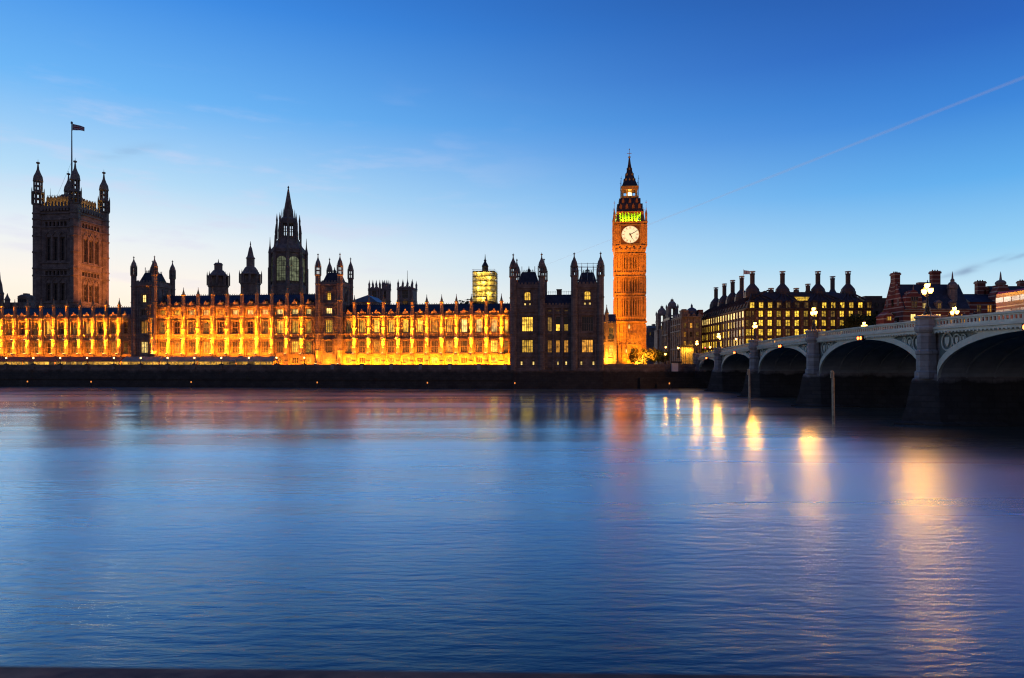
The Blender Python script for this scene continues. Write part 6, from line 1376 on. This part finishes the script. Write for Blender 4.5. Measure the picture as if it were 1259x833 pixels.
# ------------------------------------------------------------------ stone government buildings beyond the bridge end
def gov():
    Y = 345.; z = lambda py: ZP(py, Y)-7; X0 = XW(822, Y)
    t = thing('stone_building', 'grey stone building with two domed turrets right of the clock tower', 'building', (X0, Y, 7), 0)
    W_ = XW(840, Y)-X0+3; D = 14
    m = MB(); ops = []; wins = []
    for k in range(3):
        for r_ in range(4): c = 1.6+k*3.0; a = z(440-r_*10); ops.append((c-.7, c+.7, a, a+2.3)); wins.append((c, a, 1.4, 2.3, [D_, K_, A_, D_, K_, K_][(k*2+r_) % 6]))
    wall_open(m, 0, W_, 0, z(394), ops, 0, .4); shell(m, 0, W_, 0, D, 0, z(394)); m.box(-.3, W_+.3, -.4, D+.3, z(394), z(392.8)); m.box(-.25, W_+.25, -.3, -.003, z(412), z(410.8)); m.box(-.25, W_+.25, -.3, -.003, z(432), z(431))
    m.build('wall', GREY_ST, t)
    for k in range(4):
        for r_ in range(4): window(t, 1.9+k*3.3, z(440-r_*10), 1.3, 2.3, -.26, [D_, A_, K_, D_, K_, B_, D_][(k*3+r_) % 7], GREY_ST, 1, 1, face=-1)
    m = MB()
    for k in range(5): m.box(-.45, -.003, .3+k*3.3, .9+k*3.3, 0, z(394))
    for py in (412, 432): m.box(-.6, -.004, -.3, D, z(py), z(py)+.5)
    m.build('side_pilasters', GREY_ST, t)
    for w_ in wins: window(t, *w_[:4], .2, w_[4], GREY_ST, 1, 1)
    m = MB(); m.box(.5, W_-.5, .5, D-.5, z(392.8), z(390)); m.build('roof', SLATE, t)
    def turret(px, top, yy, w, pp):
        Yt = Y+yy; zz = lambda py: ZP(py, Yt)-7; x = XW(px, Yt)-X0; m = MB(); h = w/2; dz = top
        m.box(x-h-.6, x+h+.6, yy-h-.6, yy+h+.6, 0, zz(top+32)); m.box(x-h-.9, x+h+.9, yy-h-.9, yy+h+.9, zz(top+32), zz(top+31))
        lv = [(top+31, top+22), (top+21, top+12.5)]
        for a, b in lv:
            for sx in (-1, 1):
                for sy in (-1, 1): m.box(x+sx*(h-.6)-.85, x+sx*(h-.6)+.85, yy+sy*(h-.6)-.85, yy+sy*(h-.6)+.85, zz(a), zz(b)); m.frustum(x+sx*h*1.02, yy+sy*h*1.02, [(.5, zz(b-1)), (.4, zz(b-3)), (.05, zz(b-5.5))], 6)
            m.box(x-h-.4, x+h+.4, yy-h-.4, yy+h+.4, zz(b), zz(b-1))
        m.frustum(x, yy, [(h*1.05, zz(top+11.5)), (h*1.05, zz(top+10)), (h*.95, zz(top+9.5)), (h*.85, zz(top+6.5)), (h*.5, zz(top+4)), (h*.3, zz(top+3.3)), (h*.34, zz(top+3)), (h*.34, zz(top+1.6)), (.15, zz(top+.8)), (.03, zz(top-1.2))], 12)
        tt = m.build('domed_turret', GREY_ST, t)
        m = MB(); m.box(x-h+.9, x+h-.9, yy-.1, yy+.1, zz(top+30.8), zz(top+25)); m.build('lit_opening', pp, tt)
        return tt
    turret(813.8, 375, 28, 5.0, DIM); turret(826.3, 366.5, 14, 4.8, BRIGHT)
    m = MB(); m.box(XW(808, Y+30)-X0, XW(818, Y+24)-X0, 22, 38, 0, z(402)); m.build('rear_wing', GREY_ST, t)
    Yb = 318.; zb = lambda py: ZP(py, Yb)-7; Xb = XW(838, Yb)
    t = thing('stone_building', 'ornate stone corner building with a small lead dome left of the office block', 'building', (Xb, Yb, 7), 0)
    W_ = XW(862, Yb)-Xb; ops = []; wins = []
    for k in range(3):
        for r_ in range(4): c = 1.6+k*2.9; a = zb(436-r_*11); ops.append((c-.65, c+.65, a, a+2.4)); wins.append((c, a, 1.3, 2.4, [K_, D_, A_, D_, A_][(k+r_*2) % 5]))
    m = MB(); wall_open(m, 0, W_, 0, zb(390), ops, 0, .4); shell(m, 0, W_, 0, 20, 0, zb(390))
    for k in range(4): m.box(k*(W_-.8)/3, k*(W_-.8)/3+.8, -.6, -.003, 0, zb(391))
    m.box(-.3, W_+.3, -.8, 20.2, zb(390), zb(388.5)); m.box(0, 3.2, .3, 4, zb(388.5), zb(382)); m.box(-.2, 3.4, .1, 4.2, zb(382), zb(381)); m.box(.6, 2.6, .8, 3.4, zb(381), zb(379.5)); m.build('wall', GREY_ST, t)
    for w_ in wins: window(t, *w_[:4], .2, w_[4], GREY_ST, 1, 1)
    for k in range(5):
        for r_ in range(4): window(t, 2.2+k*3.8, zb(436-r_*11), 1.3, 2.4, -.26, [K_, A_, D_, K_, D_, D_, B_][(k*2+r_*3) % 7], GREY_ST, 1, 1, face=-1)
    m = MB()
    for k in range(6): m.box(-.5, -.003, k*3.8, k*3.8+.8, 0, zb(391))
    for py in (429, 407, 399): m.box(-.6, -.004, -.4, 20, zb(py), zb(py)+.5)
    m.build('side_pilasters', GREY_ST, t)
    m = MB()
    for k in range(4): x = .6+k*2.6; m.ext([(x-.8, zb(388.5)), (x+.8, zb(388.5)), (x+.8, zb(386.5)), (x, zb(384.5)), (x-.8, zb(386.5))], -.3, 1.2)
    for k in range(4): y = 3+k*4.4; m.ext([(y-.8, zb(388.5)), (y+.8, zb(388.5)), (y+.8, zb(386.5)), (y, zb(384.5)), (y-.8, zb(386.5))], -.2, 1.2, 'x')
    m.build('attic_gables', GREY_ST, t)
    xd = XW(850.5, Yb+5)-Xb; m = MB(); m.frustum(xd, 5, [(2.7, zb(388.5)), (2.7, zb(386)), (2.95, zb(385.6)), (2.7, zb(384.6)), (2.55, zb(381.5)), (1.9, zb(378.6)), (.9, zb(377)), (.5, zb(376.6)), (.5, zb(375)), (.6, zb(374.8)), (.3, zb(373.4)), (.05, zb(371.5))], 12); m.build('dome', mat('lead_dome', (.10, .10, .12), .5, metal=.2, var=.2), t)
    m = MB(); m.box(xd+2.4, xd+4.6, 2, 9, zb(388.5), zb(380)); m.build('chimney', BRICK2, t)
    # far dark blocks behind
    Yc = 420.; zc = lambda py: ZP(py, Yc)-7; t = thing('stone_building', 'low dark distant block just right of the clock tower base', 'building', (XW(795, Yc), Yc, 7), 0)
    m = MB(); w = XW(812, Yc)-XW(795, Yc); m.box(0, w, 0, 14, 0, zc(403)); m.pyr(0, w, 0, 14, zc(403), 2, w-2, 5, 9, zc(399.5)); m.box(w*.55, w*.75, 4, 8, zc(402), zc(397.5)); m.build('wall', STONE_D, t)
    for k in range(3): window(t, 2+k*2.6, zc(412), 1.2, 2, -.25, [D_, K_, D_][k], STONE_D, 1, 0)
gov()

# ------------------------------------------------------------------ bridge foot: lit shelter, white kiosk, street lamps
t = thing('pier_shelter', 'glowing yellow lit shelter with dark posts at the bridge foot', 'building', (XW(845.5, 240.), 240, 7.02), -TH)
zs = lambda py: ZP(py, 240.)-7.02
m = MB(); m.box(-2.2, 2.2, 1.5, 1.8, 0, zs(426)); m.build('back_wall', mat('shelter_wall', (.5, .36, .16), .8, var=.3, vscale=1.5), t)
m = MB(); m.box(-2.4, 2.4, -.4, 2.0, zs(425.5), zs(424.2)); 
for k in range(9): x = -2.2+k*.55; m.ext([(x-.2, zs(424.2)), (x+.2, zs(424.2)), (x, zs(422.3))], -.3, -.2)
m.build('roof', IRON, t)
m = MB()
for k in range(7): x = -2.15+k*4.3/6; m.box(x-.06, x+.06, -.3, -.18, 0, zs(425.5))
for zz in (.5, 2.2): m.box(-2.15, 2.15, -.26, -.22, zz, zz+.08)
m.build('posts', IRON, t)
lamp('AREA', (0, .4, zs(427)), 420, (1, .58, .08), t, (0, 1.5, 2), shape='RECTANGLE', size=4, size_y=.4)
t = thing('kiosk', 'small white kiosk with a dark flat roof on the river wall left of the bridge', 'kiosk', (XW(832, 229.), 229, 6.4), -TH)
m = MB(); m.box(-1.5, .5, 0, 2.2, -.6, 2.3); m.build('wall', mat('white_kiosk_paint', (.72, .68, .62), .6, var=.15), t)
m = MB(); m.box(-1.9, 1.6, -.3, 2.6, 2.3, 2.75); m.build('roof', IRON, t)
m = MB(); m.box(.5, 1.4, .1, 2.2, -.4, 2.3); m.build('hatch', STONE_D, t)
for k, (px, py, Y, lab) in enumerate(((857, 421, 262., 'bright street lamp above the bridge foot against the stone buildings'), (834, 428, 268., 'bright street lamp left of the lit yellow shelter'), (818.5, 427, 300., 'street lamp at the left between the tree and white kiosk'), (840.5, 432.5, 290., 'smaller street lamp just left of the glowing shelter'), (818, 435.5, 262., 'low street lamp near the small dark tree right of the clock tower'), (885, 416, 255., 'street lamp before the left side of the office block'), (905, 417, 252., 'street lamp by the corner of the office block'), (873, 427, 258., 'low lamp before the left end of the office block'))):
    lamp_standard(XW(px, Y), Y, ZP(py, Y)-3.9, lab, 'street lamps around the bridge foot', 0, three=False, power=1800)
    o = bpy.data.objects
for px, py, Y, lab in ((906, 427.5, 243., 'red traffic light near the bridge end by the office block corner'), (867, 427.5, 246., 'red traffic light at the bridge foot')):
    t = thing('traffic_light', lab, 'traffic light', (XW(px, Y), Y, ZP(py, Y)-2.9), 0, 'traffic lights at the bridge end')
    m = MB(); m.tube([(0, .1, -3), (0, .1, 2.2)], .07, 6); m.build('post', IRON, t); m = MB(); m.box(-.18, .18, -.1, .2, 2.2, 3.2); m.build('signal_head', IRON, t)
    for k, (em, st) in enumerate((((1, .03, .05), 25), (None, 0), (None, 0))):
        m = MB(); m.ext([(.14*cos(q*pi/5), 3.0-k*.3+.14*sin(q*pi/5)) for q in range(10)], -.16, -.102); m.build('signal_lens', mat('signal_red', (.8, .1, .1), .4, var=0, emit=em, strength=st) if em else DARKG, t)

# ------------------------------------------------------------------ contrail high over the far right
def contrail():
    def P(px, py, H=9000.):
        Y = (H-CAMZ)*F/(HY-py); return Vector((XW(px, Y), Y, H))
    a, b = P(690, 318), P(1259, 95); d = b-a
    pts = [a+d*k/24 for k in range(-6, 41)]
    t = thing('contrail', 'thin pale aircraft trail slanting up across the upper right sky', 'contrail', tuple(a), 0)
    for nm_, rr, al in (('trail_core', .32, .05), ('trail_edge', .62, .05)):
        m = bpy.data.materials.new(nm_); m.use_nodes = True; N = m.node_tree.nodes; L = m.node_tree.links; N.clear()
        df = N.new('ShaderNodeBsdfDiffuse'); df.inputs[0].default_value = (.95, .9, .95, 1); tl = N.new('ShaderNodeBsdfTranslucent'); tl.inputs[0].default_value = (.95, .9, .95, 1); ad = N.new('ShaderNodeMixShader'); L.new(df.outputs[0], ad.inputs[1]); L.new(tl.outputs[0], ad.inputs[2])
        tp = N.new('ShaderNodeBsdfTransparent'); mx = N.new('ShaderNodeMixShader'); mx.inputs[0].default_value = al; L.new(tp.outputs[0], mx.inputs[1]); L.new(ad.outputs[0], mx.inputs[2]); o = N.new('ShaderNodeOutputMaterial'); L.new(mx.outputs[0], o.inputs[0])
        mb = MB(); r_ = random.Random(4); rs = []
        for k, p in enumerate(pts):
            f = max(0, min(1, k/22)); rs.append((34+72*f)*rr*r_.uniform(.85, 1.15))
        mb.tube([tuple(p-a+Vector((0, 0, r_.uniform(-8, 8)))) for p in pts], rs, 10); mb.build(nm_, m, t, smooth=True)
contrail()
